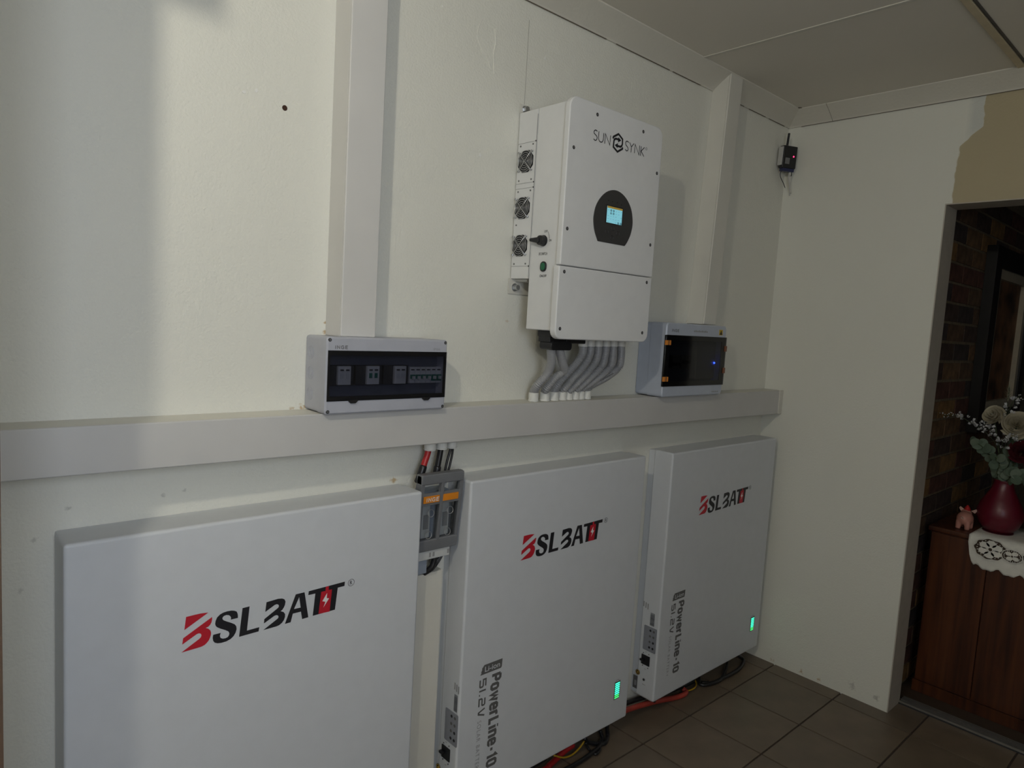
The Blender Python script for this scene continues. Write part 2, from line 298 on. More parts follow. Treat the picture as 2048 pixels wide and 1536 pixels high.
M_CEIL = plaster('ceiling_board_paint', (0.82, 0.77, 0.67), (0.76, 0.72, 0.63), [], bump=0.12, bscale=60)
M_CORNICE = plaster('cornice_paint', (0.74, 0.71, 0.62), (0.66, 0.63, 0.55), [], bump=0.3, bscale=90)
M_BATT = mat('battery_white_powdercoat', (0.645, 0.665, 0.69), 0.38, var=0.015, bump=0.04, bscale=900)
M_INV = mat('inverter_white_paint', (0.76, 0.76, 0.75), 0.42, var=0.015, bump=0.05, bscale=900)
M_PVC = mat('white_pvc', (0.585, 0.575, 0.555), 0.4, var=0.03, scale=6)
M_PVC3 = mat('clean_white_pvc', (0.66, 0.645, 0.615), 0.4, var=0.03, scale=6)
M_PVC2 = mat('aged_cream_pvc', (0.69, 0.67, 0.60), 0.45, var=0.04, scale=6)
M_DBL = mat('grey_enclosure_plastic', (0.44, 0.45, 0.50), 0.38, var=0.03)
M_DBR = mat('blue_grey_enclosure_plastic', (0.47, 0.51, 0.59), 0.28, var=0.03)
M_DARK = mat('black_plastic', (0.012, 0.012, 0.014), 0.35)
M_DARK2 = mat('charcoal_plastic', (0.035, 0.035, 0.038), 0.45)
M_SMOKE = smoked('smoked_polycarbonate', (0.60, 0.61, 0.66))
M_SMOKE2 = smoked('dark_smoked_polycarbonate', (0.46, 0.46, 0.47))
M_INNER = mat('interior_slate_plastic', (0.17, 0.18, 0.215), 0.5)
M_CLEAR = smoked('clear_polycarbonate', (0.86, 0.87, 0.88))
M_GREYD = mat('fuse_grey_plastic', (0.17, 0.175, 0.185), 0.42, var=0.04)
M_GREYL = mat('light_grey_plastic', (0.56, 0.57, 0.56), 0.45, var=0.03)
M_GREYB = mat('slate_blue_plastic', (0.30, 0.34, 0.40), 0.5, var=0.03)
M_ORANGE = mat('orange_label', (0.75, 0.25, 0.015), 0.5, var=0.04)
M_ORANGE2 = mat('orange_latch', (0.70, 0.24, 0.03), 0.45)
M_WHITEPR = mat('white_print', (0.85, 0.84, 0.82), 0.5)
M_REDPR = mat('red_print', (0.52, 0.012, 0.028), 0.5, var=0.02)
M_BLKPR = mat('black_print', (0.012, 0.012, 0.016), 0.5, var=0.02)
M_GREYPR = mat('grey_print', (0.12, 0.118, 0.115), 0.6, var=0.02)
M_GREYPR2 = mat('light_grey_print', (0.30, 0.30, 0.30), 0.6, var=0.02)
M_CONDUIT = mat('grey_corrugated_conduit', (0.36, 0.36, 0.365), 0.38, var=0.03)
M_COLLAR = mat('white_collar_pvc', (0.74, 0.735, 0.69), 0.45, var=0.03)
M_STEEL = mat('zinc_steel', (0.55, 0.56, 0.57), 0.32, metal=0.9, var=0.06)
M_STEELD = mat('dull_screw_steel', (0.20, 0.20, 0.20), 0.45, metal=0.6)
M_WIRE = mat('bright_guard_wire', (0.68, 0.68, 0.68), 0.3, metal=0.9)
M_GREENB = emit('green_button_plastic', (0.01, 0.13, 0.055), 0.02)
M_LED = emit('green_led_bar', (0.06, 1.0, 0.58), 1.5)
M_LED2 = emit('light_green_led_bar', (0.08, 1.0, 0.22), 0.9)
M_BLUE = emit('blue_led', (0.02, 0.06, 1.0), 22.0)
M_RED = emit('red_led', (1.0, 0.02, 0.08), 6.0)
M_LCD = emit('lcd_backlight', (0.22, 0.56, 0.66), 0.55)
M_LCDY = emit('lcd_title_bar', (0.45, 0.30, 0.06), 0.22)
M_PANELG = mat('dark_grey_membrane', (0.045, 0.044, 0.044), 0.5, var=0.03)
M_REDC = mat('red_cable_jacket', (0.42, 0.018, 0.02), 0.4)
M_REDC2 = mat('orange_red_cable_jacket', (0.40, 0.05, 0.035), 0.4)
M_YELC = mat('yellow_cable_jacket', (0.55, 0.33, 0.02), 0.4)
M_TILE = [mat('brown_ceramic_tile', c, 0.42, var=0.12, scale=9, bump=0.05, bscale=120) for c in ((0.155, 0.118, 0.082), (0.145, 0.110, 0.078), (0.165, 0.124, 0.086))]
M_GROUT = mat('dark_grout', (0.060, 0.044, 0.036), 0.9, var=0.2, scale=60)
M_FRAME = mat('brown_grey_painted_steel', (0.50, 0.455, 0.39), 0.5, var=0.05)
M_ALU = mat('aluminium_track', (0.45, 0.44, 0.42), 0.35, metal=0.85)
M_BRICK = [mat('dark_face_brick', c, 0.8, var=0.35, scale=22, bump=0.5, bscale=70) for c in ((0.115, 0.066, 0.036), (0.16, 0.090, 0.042), (0.065, 0.040, 0.030), (0.23, 0.125, 0.045), (0.10, 0.042, 0.028), (0.05, 0.036, 0.032))]
M_MORTAR = mat('brown_mortar', (0.19, 0.145, 0.09), 0.95, var=0.2, scale=50, bump=0.4, bscale=120)

def wood(name, c0, c1, rough=0.35, scale=(30, 30, 1.6)):
    m = bpy.data.materials.new(name); m.use_nodes = True; nt = m.node_tree; b = nt.nodes['Principled BSDF']
    tc = nt.nodes.new('ShaderNodeTexCoord'); mp = nt.nodes.new('ShaderNodeMapping'); mp.inputs['Scale'].default_value = scale
    nz = nt.nodes.new('ShaderNodeTexNoise'); nz.inputs['Scale'].default_value = 1.0; nz.inputs['Detail'].default_value = 6; nz.inputs['Distortion'].default_value = 0.4
    rp = nt.nodes.new('ShaderNodeValToRGB'); rp.color_ramp.elements[0].position = 0.35; rp.color_ramp.elements[1].position = 0.66
    rp.color_ramp.elements[0].color = c0 + (1,); rp.color_ramp.elements[1].color = c1 + (1,)
    nt.links.new(tc.outputs['Object'], mp.inputs[0]); nt.links.new(mp.outputs[0], nz.inputs['Vector'])
    nt.links.new(nz.outputs['Fac'], rp.inputs[0]); nt.links.new(rp.outputs[0], b.inputs['Base Color'])
    b.inputs['Roughness'].default_value = rough
    return m
M_CHEST = wood('dark_red_brown_wood', (0.036, 0.010, 0.005), (0.105, 0.032, 0.011))
M_DOORWOOD = mat('dark_brown_timber', (0.09, 0.055, 0.035), 0.5)

# ---------------------------------------------------------------- text
def text_mesh(s, bold=0.0, spacing=1.0):
    cu = bpy.data.curves.new('lettering', 'FONT'); cu.body = s; cu.size = 1.0; cu.offset = bold; cu.space_character = spacing
    cu.resolution_u = 4
    o = bpy.data.objects.new('lettering', cu); COL.objects.link(o)
    dg = bpy.context.evaluated_depsgraph_get(); dg.update()
    me = bpy.data.meshes.new_from_object(o.evaluated_get(dg), depsgraph=dg)
    bpy.data.objects.remove(o); bpy.data.curves.remove(cu)
    return me

def lettering(name, s, org, ex, ey, w, h, m, parent, bold=0.0, spacing=1.0, shear=0.0, label=None):
    """flat print: the text's bounding box is fitted to w x h with its lower left corner at org"""
    me = text_mesh(s, bold, spacing)
    xs = [v.co.x for v in me.vertices]; ys = [v.co.y for v in me.vertices]
    x0, x1, y0, y1 = min(xs), max(xs), min(ys), max(ys)
    ex = Vector(ex); ey = Vector(ey); org = Vector(org)
    for v in me.vertices:
        a = (v.co.x-x0)/(x1-x0)*w; b = (v.co.y-y0)/(y1-y0)*h
        v.co = org + ex*(a + shear*b) + ey*b
    me.update()
    o = link(name, me, parent, m)
    if label: o['label'] = label
    return o

def fine_print(org, ex, ey, w, h, n, m, parent):
    org, ex, ey = Vector(org), Vector(ex), Vector(ey); o = MB(); u = w/n
    for k in range(n):
        a, b_ = org+ex*(k*u), org+ex*(k*u+u*.72)
        o.add([a, b_, b_+ey*h*(.8+.2*(k % 2)), a+ey*h*(.8+.2*(k % 2))], [(0, 1, 2, 3)])
    q = o.build('fine_print', m, parent); q['kind'] = 'stuff'
    return q

def orr(w, h, c=.14): return [(w/2, 0), (w-c, 0), (w, c), (w, h-c), (w-c, h), (c, h), (0, h-c), (0, c), (c, 0), (w/2, 0)]
GLYPH = {   # stroke letters: (advance width, strokes)
 'P': (.56, [[(0, 0), (0, 1)], [(0, 1), (.42, 1), (.56, .88), (.56, .58), (.42, .46), (0, .46)]]), 'o': (.52, [orr(.52, .78)]),
 'w': (.78, [[(0, .82), (.17, 0), (.39, .66), (.61, 0), (.78, .82)]]), 'e': (.52, [[(-.02, .40), (.54, .40)], [(.52, .27), (.52, .66), (.40, .78), (.12, .78), (0, .66), (0, .12), (.12, 0), (.40, 0), (.52, .10), (.52, .18)]]),
 'r': (.34, [[(0, -.08), (0, .86)], [(0, .62), (.12, .78), (.36, .78)]]), 'L': (.46, [[(0, 1.08), (0, 0), (.50, 0)]]), 'i': (.04, [[(.02, -.08), (.02, .78)], [(.02, .93), (.02, 1.08)]]),
 'n': (.52, [[(0, -.08), (0, .86)], [(0, .66), (.12, .78), (.40, .78), (.52, .66), (.52, -.08)]]), '-': (.30, [[(0, .42), (.30, .42)]]), '1': (.26, [[(0, .80), (.22, 1), (.22, -.08)]]), '0': (.54, [orr(.54, 1)]),
 '5': (.92, [[(.92, 1), (0, 1), (0, .56), (.80, .56), (.92, .46), (.92, .10), (.80, 0), (-.04, 0)]]), 'I': (.04, [[(.02, -.08), (.02, 1.08)]]), '.': (.04, [[(.02, -.08), (.02, .10)]]),
 '2': (.92, [[(0, 1), (.80, 1), (.92, .90), (.92, .62), (.80, .52), (.14, .52), (0, .40), (0, 0), (.98, 0)]]), 'V': (.92, [[(0, 1.06), (.36, 0), (.56, 0), (.92, 1.06)]]),
 'N': (.62, [[(0, -.08), (0, 1), (.62, 0), (.62, 1.08)]]), 'G': (.64, [[(.64, .82), (.50, 1), (.16, 1), (0, .84), (0, .16), (.16, 0), (.64, 0), (.64, .48), (.36, .48)]]),
 'E': (.56, [[(.60, 1), (0, 1), (0, 0), (.60, 0)], [(0, .5), (.54, .5)]])}
def strokes(name, s, org, ex, ey, w, h, sw, gap, m, parent):
    """flat print set in stroke letters; sw = stroke width and gap = letter gap, both relative to the cap height"""
    x = sw/2; letters = []
    for ch in s:
        a, ls = GLYPH[ch]
        letters.append([[(x+p[0], p[1]) for p in l] for l in ls]); x += a+sw+gap
    tot = x-gap-sw/2
    k = (h/(1+sw)); kx = w/tot
    ex, ey, org = Vector(ex), Vector(ey), Vector(org); nrm = ex.cross(ey)
    for lines in letters:
        o = MB()
        for i_, l in enumerate(lines):
            f = MB().ribbon([(p[0]*kx, (p[1]+sw/2)*k) for p in l], sw*k, 0)
            o.add([org + ex*v[0] + ey*v[2] + nrm*(.00006*i_) for v in f.v], f.f)
        o.build(name, m, parent)

EX, EY, EZ = (1, 0, 0), (0, 1, 0), (0, 0, 1)
XE, CEIL = 3.0228, 2.5065
YO, ZO, TREV = -0.6657, 2.0595, 0.1317   # doorway: left jamb, head height, reveal depth
RX0, RY0 = -2.2, -2.55
SX, SY = 0.0945, -0.56                    # nib of wall at the left, beside the photographer

# ================================================================ SETTING
def struct(name, mb, m, parent=None, **k):
    o = mb.build(name, m, parent, **k)
    if not parent: o['kind'] = 'structure'
    return o

floor = struct('floor', MB().box(RX0, XE+TREV+0.06, RY0, 0.0, -0.10, -0.004), M_GROUT)
TS, TX, TY = 0.303, 2.6318, -0.1753
G = 0.0035
full = MB().box(0, TS-2*G, 0, TS-2*G, -0.010, 0).mesh('tile')
tile_by_mat = []
for mm in M_TILE:
    c = full.copy(); c.materials.append(mm); tile_by_mat.append(c)
for i in range(-10, 2):
    for j in range(-8, 2):
        x0, y0 = TX+i*TS+G, TY+j*TS+G
        x1, y1 = min(x0+TS-2*G, XE+TREV+0.02), min(y0+TS-2*G, -0.001)
        cx0, cy0 = max(x0, RX0), max(y0, RY0)
        if x1-cx0 < 0.01 or y1-cy0 < 0.01: continue
        k = random.randrange(3)
        if x1-cx0 > TS-2*G-1e-4 and y1-cy0 > TS-2*G-1e-4:
            o = link('tile', tile_by_mat[k], floor)
            o.location = (x0, y0, 0)
        else:
            o = MB().box(cx0, x1, cy0, y1, -0.010, 0).build('tile', M_TILE[k], floor)

wall_left = struct('wall_left', MB().box(RX0, XE+TREV, 0.0, 0.12, -0.1, CEIL+0.1), M_WALL)
# marks in the plaster: drilled hole, chips, the raised edges of an old filler patch, a hairline joint
MB().cyl((0.6779, -0.0006, 1.9717), (0.6779, 0.004, 1.9717), 0.0062, n=14).build('drill_hole', mat('hole_dark_brown', (0.05, 0.02, 0.01), 0.9), wall_left)
M_CHIP = mat('bare_filler_white', (0.86, 0.85, 0.80), 0.7)
for (x, z, w, h) in ((0.612, 1.993, .006, .010), (0.585, 1.983, .009, .007), (1.2535, 1.982, .008, .012), (1.4844, 2.314, .006, .012), (1.10, 2.335, .003, .006), (1.945, 2.115, .008, .014)):
    MB().prism([(x-w/2, z-h*.2), (x-w*.1, z-h/2), (x+w/2, z-h*.1), (x+w*.25, z+h/2), (x-w*.3, z+h*.35)], -0.0012, 0.001).build('plaster_chip', M_CHIP, wall_left)
for pts, w in (([(1.235, 2.345), (1.222, 2.31), (1.226, 2.285), (1.245, 2.262), (1.272, 2.238)], .0025), ([(1.283, 2.335), (1.288, 2.30), (1.284, 2.27), (1.286, 2.235), (1.289, 2.213)], .004), ([(1.262, 2.245), (1.278, 2.222)], .004)):
    MB().tube([(x, 0.0005, z) for x, z in spline([(a, b, 0) for a, b in pts]) for x, z in [(x, z)]] if False else [(p.x, 0.0, p.y) for p in spline([(a, b, 0) for a, b in pts])], w/2, n=6).build('filler_ridge', M_WALL, wall_left)
MB().box(1.4105, 1.4125, -0.0006, 0.001, 2.16, 2.40).build('joint_line', mat('joint_grey', (0.50, 0.48, 0.42), 0.8), wall_left)

# right-hand end wall with the doorway
YD1 = -1.90
wr = MB()
wr.box(XE, XE+TREV, YO+0.004, 0.0, -0.1, CEIL+0.1)
wr.box(XE, XE+TREV, YD1-0.004, YO+0.004, ZO+0.004, CEIL+0.1)
wr.box(XE, XE+TREV, RY0, YD1-0.004, -0.1, CEIL+0.1)
wall_right = struct('wall_right', wr, M_WALL2)
door = empty('door_1', (XE, YO, 0)); door['kind'] = 'structure'
MB().box(0.001, TREV+0.004, 0, 0.004, 0.0, ZO+0.004).build('jamb', M_FRAME, door)
MB().box(0.001, TREV+0.004, YD1-YO-0.004, YD1-YO, 0.0, ZO+0.004).build('jamb', M_FRAME, door)
MB().box(0.001, TREV+0.004, YD1-YO, 0, ZO, ZO+0.004).build('head', M_FRAME, door)
MB().box(TREV-0.012, TREV+0.05, YD1-YO+0.001, -0.001, 0.0, 0.006).build('sill', M_DARK2, door)
for k in range(4):
    MB().box(TREV-0.010+k*0.017, TREV-0.006+k*0.017, YD1-YO+0.002, -0.002, 0.006, 0.016 - 0.002*(k == 0)).build('track_rail', M_ALU, door)

# nib of wall beside the photographer, and the rest of the room behind the camera
nib = struct('wall_near', MB().box(SX-0.14, SX, SY, 0.0, -0.1, CEIL+0.05), M_WALLP)
MB().box(SX-0.008, SX+0.0005, SY-0.006, SY+0.0, 0.0, CEIL).build('corner_bead', M_DOORWOOD, nib)
struct('shadow_block', MB().box(SX-0.02, 0.1430, SY-0.03, SY, 2.2733, CEIL), M_PVC)  # unseen block added to cast a small shadow high on the wall
WX0, WX1, WZ0, WZ1 = -0.55, 0.25, 1.25, 2.25
wf = MB()
wf.box(RX0, WX0, RY0-0.12, RY0, -0.1, CEIL+0.1).box(WX1, XE+TREV, RY0-0.12, RY0, -0.1, CEIL+0.1)
wf.box(WX0, WX1, RY0-0.12, RY0, -0.1, WZ0).box(WX0, WX1, RY0-0.12, RY0, WZ1, CEIL+0.1)
struct('wall_back', wf, M_WALLP)
win = empty('added_window_1', (WX0, RY0, WZ0)); win['kind'] = 'structure'  # added window, out of view, built around the ambient area fill
W, H = WX1-WX0, WZ1-WZ0
for a in ((0, .04, 0, H), (W-.04, W, 0, H), (W/2-.02, W/2+.02, 0, H), (.04, W-.04, 0, .04), (.04, W-.04, H-.04, H)):
    MB().box(a[0], a[1], -0.06, -0.02, a[2], a[3]).build('frame_bar', M_PVC, win)
struct('wall_far', MB().box(RX0-0.12, RX0, RY0, 0.0, -0.1, CEIL+0.1), M_WALLP)

# ceiling boards with cover strips
ceiling = struct('ceiling', MB().box(RX0, XE+TREV, RY0, 0.0, CEIL+0.012, CEIL+0.1), M_CEIL)
for (x0, x1, y0, y1) in ((RX0, 2.2025, -0.884, 0), (2.2055, XE, -0.884, 0), (RX0, XE, RY0, -0.892)):
    MB().box(x0, x1, y0, y1, CEIL, CEIL+0.012).build('ceiling_board', M_CEIL, ceiling)
MB().box(2.196, 2.212, -0.868, -0.078, CEIL-0.003, CEIL).build('cover_strip', M_CORNICE, ceiling, bevel=.0012)
MB().box(RX0, XE-0.075, -0.884, -0.862, CEIL-0.006, CEIL).build('cover_strip', mat('strip_tan_paint', (0.62, 0.53, 0.36), 0.6), ceiling, bevel=.0015)
MB().box(RX0, XE-0.075, -0.894, -0.886, CEIL-0.001, CEIL).build('joint_gap', M_DARK2, ceiling)

def cove(n=9):
    # concave cornice section: (distance from wall, z)
    pts = [(0, 2.4495), (0.006, 2.4495)]
    for i in range(n+1):
        t = math.pi/2*i/n
        pts.append((0.076 - 0.068*math.cos(t), 2.503 - 0.050*(1-math.sin(t)) if False else 2.453 + 0.050*math.sin(t)))
    # hollow curve bowed towards the corner
    pts = [(0, 2.4495), (0.005, 2.4495)] + [(0.079 - 0.072*math.cos(math.pi/2*i/n), CEIL-0.0035 - 0.050*math.cos(math.pi/2*(i/n))**1.0 * (1-i/n*0.15)) for i in range(n+1)] + [(0.0799, CEIL)]
    return pts + [(0, CEIL)]
prof = cove()
t2 = struct('trim_2', MB().prism([(-d, z) for d, z in prof], SX, XE, 'x'), M_CORNICE, smooth=False)
t3 = struct('trim_3', MB().prism([(XE-d, z) for d, z in prof], -0.195, 0.0, 'y').prism([(XE-d, z) for d, z in prof], RY0, -0.197, 'y'), M_CORNICE)
# open cracks along the cornices
M_CRACK = mat('crack_brown', (0.16, 0.13, 0.10), 0.9)
for (x0, x1) in ((1.30, 1.75), (1.80, 2.10), (2.12, 2.30), (2.50, 2.62), (2.66, 2.80), (2.83, 2.97)):
    MB().box(x0, x1, -0.0062, -0.004, 2.4478, 2.4496).build('crack', M_CRACK, t2)
MB().box(XE-0.0062, XE-0.004, -1.4, -0.06, 2.4478, 2.4496).build('crack', M_CRACK, t3)
MB().cyl((XE-0.082, -0.082, CEIL-0.0015), (XE-0.082, -0.082, CEIL+0.002), 0.011, n=10).build('broken_hole', M_CRACK, t3)

# ================================================================ CABLE TRUNKING
GT = 'white cable trunking on the wall'
def trunk_v(x0, x1, d, z0, z1, lean, label, loc, m):
    """vertical trunking: base channel and overlapping lid; lean = x shift from bottom to top"""
    t = empty('cable_trunking', (x0, 0, z0), label, 'trunking', GT)
    w, h = x1-x0, z1-z0
    def hx(a, b, y0, y1):
        return MB().hexa([(a, y0, 0), (b, y0, 0), (b, y1, 0), (a, y1, 0), (a+lean, y0, h), (b+lean, y0, h), (b+lean, y1, h), (a+lean, y1, h)])
    hx(0.001, w-0.001, -d+0.006, -0.0005).build('base_channel', m, t)
    hx(0, w, -d, -d+0.007).build('lid', m, t, bevel=0.0025)
    hx(0, 0.0012, -d+0.007, -d+0.020).build('lid_lip', m, t); hx(w-0.0012, w, -d+0.007, -d+0.020).build('lid_lip', m, t)
    return t
trunk_v(0.7957, 0.8900, 0.080, 1.4585, CEIL-0.0005, 0.0, 'wide white vertical trunking rising from the long-windowed breaker box to the ceiling', None, M_PVC3)
trunk_v(2.3455, 2.4310, 0.0778, 1.5485, CEIL-0.0005, 0.0455, 'white vertical trunking rising from the box with the blue light to the ceiling', None, M_PVC2)
trunk_v(1.0745, 1.1640, 0.050, 0.001, 0.801, -0.006, 'short cream vertical trunking below the fuse switch, between two batteries', None, M_PVC2)

ht = empty('cable_trunking', (SX, 0, 1.18), 'long white horizontal trunking running the whole wall above the batteries', 'trunking', GT)
def zb(x): return 1.1849-0.0058*x - 1.18
def zt(x): return 1.2772-0.0012*x - 1.18
def hseg(x0, x1, y0, y1, dzb, dzt, name, m, bev=0):
    vs = [(x0-SX, y0, zb(x0)+dzb), (x1-SX, y0, zb(x1)+dzb), (x1-SX, y1, zb(x1)+dzb), (x0-SX, y1, zb(x0)+dzb),
          (x0-SX, y0, zt(x0)+dzt), (x1-SX, y0, zt(x1)+dzt), (x1-SX, y1, zt(x1)+dzt), (x0-SX, y1, zt(x0)+dzt)]
    return MB().hexa(vs).build(name, m, ht, bevel=bev)
XT = XE-0.0005
hseg(SX+0.0005, XT, -0.086, -0.0005, 0.001, -0.001, 'base_channel', M_PVC2)
hseg(SX+0.0005, XT-0.035, -0.0923, -0.0845, 0, 0, 'lid', M_PVC, 0.003)
hseg(XT-0.034, XT, -0.0935, -0.0845, -0.001, 0.001, 'end_piece', M_PVC2, 0.003)

# ================================================================ BATTERIES
BW, BH, BD = 0.803, 0.9815, 0.110
def battery(x, z, label, side):
    t = empty('battery', (x, -0.001, z), label, 'battery', 'white wall-mounted solar batteries')
    MB().prism(rrect(0.003, BW-0.003, 0.003, BH-0.003, 0.004, 2), -0.030, 0).build('back_case', M_BATT, t)
    MB().box(0, BW, -BD, -0.024, 0, BH).build('cover', M_BATT, t, bevel=0.0075, seg=4)
    MB().box(0.006, BW-0.006, -BD+0.012, -0.004, -0.0015, 0.0035).build('bottom_plate', M_PVC2, t)
    F = -BD-0.0005
    red = MB(); [red.flat(p, F) for p in LOGO_RED]; red.build('red_logo_letter', M_REDPR, t)
    a = LOGO_BLACK[3]; hole = LOGO_HOLE[0]
    blk = MB()
    for i, p in enumerate(LOGO_BLACK):
        if i == 3: p = [a[0]] + [hole[0], hole[2], hole[1], hole[0]] + a[0:1] + a[1:]
        blk.flat(p, F)
    blk.build('black_logo_lettering', M_BLKPR, t)
    MB().flat(LOGO_CELL[0], F-0.0003).build('red_cell_mark', M_REDPR, t)
    MB().flat(LOGO_BOLT[0], F-0.0006).build('white_bolt_mark', M_WHITEPR, t)
    rx, rz = LOGO_R[0]
    ring = MB(); ring.ribbon([(rx+.0085*math.cos(2*math.pi*k/28), rz+.0085*math.sin(2*math.pi*k/28)) for k in range(29)], .0011, F); ring.build('registered_ring', M_BLKPR, t)
    lettering('registered_letter', 'R', (rx-.0035, F, rz-.005), EX, EZ, .007, .010, M_BLKPR, t, bold=.01)
    # product print up the left of the front
    MB().flat([(.0733, .3905), (.0775, .3965), (.0765, .4005), (.0800, .4065), (.0790, .4105), (.0875, .4195), (.1590, .4195), (.1575, .3945), (.1545, .3905)], F).build('tag_print', M_GREYPR, t)
    lettering('tag_lettering', 'Li-ion', (.0905, F-.0003, .3965), EX, EZ, .059, .0165, M_BATT, t, bold=.01)
    strokes('product_letter', 'PowerLine-10', (.1160, F, .3795), (0, 0, -1), EX, .297, .0425, .28, .10, M_GREYPR, t)
    strokes('voltage_letter', '51.2V'.replace('1', 'I'), (.0720, F, .3775), (0, 0, -1), EX, .1195, .0275, .24, .26, M_GREYPR, t)
    lettering('small_lettering', 'SOLAR BATTERY', (.0725, F, .2480), (0, 0, -1), EX, .165, .0145, M_GREYPR2, t, bold=-.004, spacing=1.25)
    # charge display
    MB().ribbon([(.7175, .0925), (.7175, .1600), (.7265, .1600), (.7265, .1655), (.7405, .1655), (.7405, .1600), (.7495, .1600), (.7495, .0925), (.7175, .0925)], .0011, F).build('charge_display_outline', M_GREYPR, t)
    MB().box(.7195, .7475, F-.0004, F+.0002, .0945, .1585).build('charge_display_window', mat('display_dark_green', (0.03, 0.10, 0.06), .4) if 'disp' not in CACHE else CACHE['disp'], t)
    for k in range(8):
        zz = .0965+k*.00765
        MB().box(.7215, .7455, F-.0012, F-.0003, zz, zz+.0040).build('charge_bar', M_LED2 if k < 2 else M_LED, t)
    # left side details
    S = -0.0006
    if side:
        yb0, yb1 = (-.067, -.087) if side == 1 else (-.086, -.102)
        bars = MB(); zz = .298; random.seed(3)
        while zz < .349:
            w = random.choice((.0008, .0014, .0020)); bars.flat([(yb1, zz), (yb0, zz), (yb0, zz+w), (yb1, zz+w)], S, 'x'); zz += w+random.choice((.0007, .0011))
        bars.build('barcode', M_BLKPR, t)
        fp = MB()
        for k in range(3):
            y = (-.030-.010*k) if side == 1 else (-.084-.009*k)
            fp.flat([(y-.005, .362-.003*k), (y, .362-.003*k), (y, .383-.002*k), (y-.005, .383-.002*k)], S, 'x')
        fp.build('fine_print', M_GREYPR2, t)['kind'] = 'stuff'
        p0 = -.043 if side == 1 else -.050
        MB().prism(rrect(p0-.0595, p0, .194, .292, .004, 3), S-.0010, S+.0004, 'x').build('status_panel', mat('status_panel_grey', (.26, .27, .30), .4) if 'stat' not in CACHE else CACHE['stat'], t)
        for k in range(4):
            for j in range(2):
                y, zc = p0-.030-.016*j, .278-.0225*k
                on = (k >= 2 and j == 1) or (k == 0 and j == 0) or (k == 3)
                MB().cyl((S-.0010, y, zc), (S-.0016, y, zc), .0045, n=12).build('status_symbol', M_BLKPR if on else M_GREYPR, t)
        sw = MB().box(-.003, .001, -.080, -.041, .134, .173).build('breaker_switch', M_DARK, t, bevel=.0012)
        MB().box(-.012, -.003, -.056, -.040, .149, .156).build('switch_lever', M_DARK, sw, bevel=.001)
        for (y, zc) in ((-.048, .179), (-.074, .1815), (-.048, .128), (-.074, .1255)):
            MB().cyl((S-.0012, y, zc), (S+.0004, y, zc), .0022, n=10).build('screw', M_STEELD, t)
        fine_print((S, -.056, .185), (0, -1, 0), EZ, .008, .003, 3, M_GREYPR2, t)
        fine_print((S, -.058, .1155), (0, -1, 0), EZ, .008, .003, 3, M_GREYPR2, t)
        st = MB().cyl((S-.0003, -.0285, .0912), (S+.0003, -.0285, .0912), .0105, n=24).build('round_sticker', M_BLKPR, t)
        MB().torus((S-.0005, -.0285, .0912), EX, .0082, .0009, 24, 5).build('sticker_ring', M_YELC, st)
        MB().cyl((S-.0007, -.0285, .0912), (S-.0003, -.0285, .0912), .0034, n=14).build('sticker_mark', M_YELC, st)
        MB().flat([(-.030, .022), (-.009, .022), (-.009, .074), (-.030, .074)], S, 'x').build('rating_label', M_GREYPR, t)
        MB().flat([(-.026, .034), (-.016, .034), (-.016, .055), (-.026, .055)], S-.0003, 'x').build('rating_label_mark', M_GREYPR2, t)
        hb = MB().cyl((S-.002, -.060, .0738), (S+.0004, -.060, .0738), .0052, n=14).build('reset_button', M_STEELD, t)
        MB().cyl((S-.003, -.060, .0738), (S-.002, -.060, .0738), .0026, n=12).build('button_cap', M_DARK, hb)
        fine_print((S, -.053, .0520), (0, -1, 0), EZ, .016, .0032, 6, M_GREYPR2, t)
    MB().cyl((.03, -.095, -.012), (.03, -.095, 0), .006, n=10).build('foot_screw', M_DARK, t)
    return t
CACHE = {'disp': mat('display_dark_green', (0.03, 0.10, 0.06), .4), 'stat': mat('status_panel_grey', (.26, .27, .30), .4)}
battery(0.2305, 0.0775, 'large white wall battery nearest the camera, cut off by the bottom of the photo', 0)
battery(1.1955, 0.0845, 'white wall battery in the middle, right of the grey fuse switch', 2)
battery(2.1625, 0.0790, 'white wall battery in the far corner beside the end wall', 1)

# ================================================================ INVERTER
inv = empty('inverter', (1.3892, -0.001, 1.475), 'white wall-mounted solar inverter with grey display panel and three side fans', 'inverter')
IW, IH = 0.418, 0.668
FY = -0.2155
MB().box(.004, IW-.004, -.197, -.082, .022, IH-.012).build('body', M_INV, inv, bevel=.004)
MB().box(.004, IW-.004, -.0815, -.002, .170, IH-.013).build('heatsink_housing', M_INV, inv, bevel=.002)
MB().prism(rrect(-.004, IW+.002, .2075, IH, .030, 8, (1, 1, 0, 0)), FY, -.196).build('upper_cover', M_INV, inv, bevel=.004, seg=3)
MB().prism(rrect(-.007, IW+.001, .0000, .2055, .026, 8, (0, 0, 1, 1)), FY, -.192).build('lower_cover', M_INV, inv, bevel=.004, seg=3)
for (x, z) in SCREWS:
    s = MB().cyl((x, FY-.0002, z), (x, FY+.002, z), .0052, n=14).build('cover_screw', M_BLKPR, inv)
    MB().cyl((x, FY-.0012, z), (x, FY-.0002, z), .0034, n=6).build('screw_head', M_STEELD, s)
F = FY-.0006
for grp in ((0,), (1,), (2,), (3,), (4, 5), (6,), (7, 8)):
    pr_ = MB()
    for n_, k_ in enumerate(grp): pr_.ribbon(SUN_THIN[k_], .0026, F-.00006*n_)
    pr_.build('brand_letter', M_BLKPR, inv)
pr_ = MB(); [pr_.ribbon(p, .0060, F) for p in SUN_THICK]; [pr_.flat(p, F-.0002) for p in SUN_HEAD]; pr_.build('brand_emblem', M_BLKPR, inv)
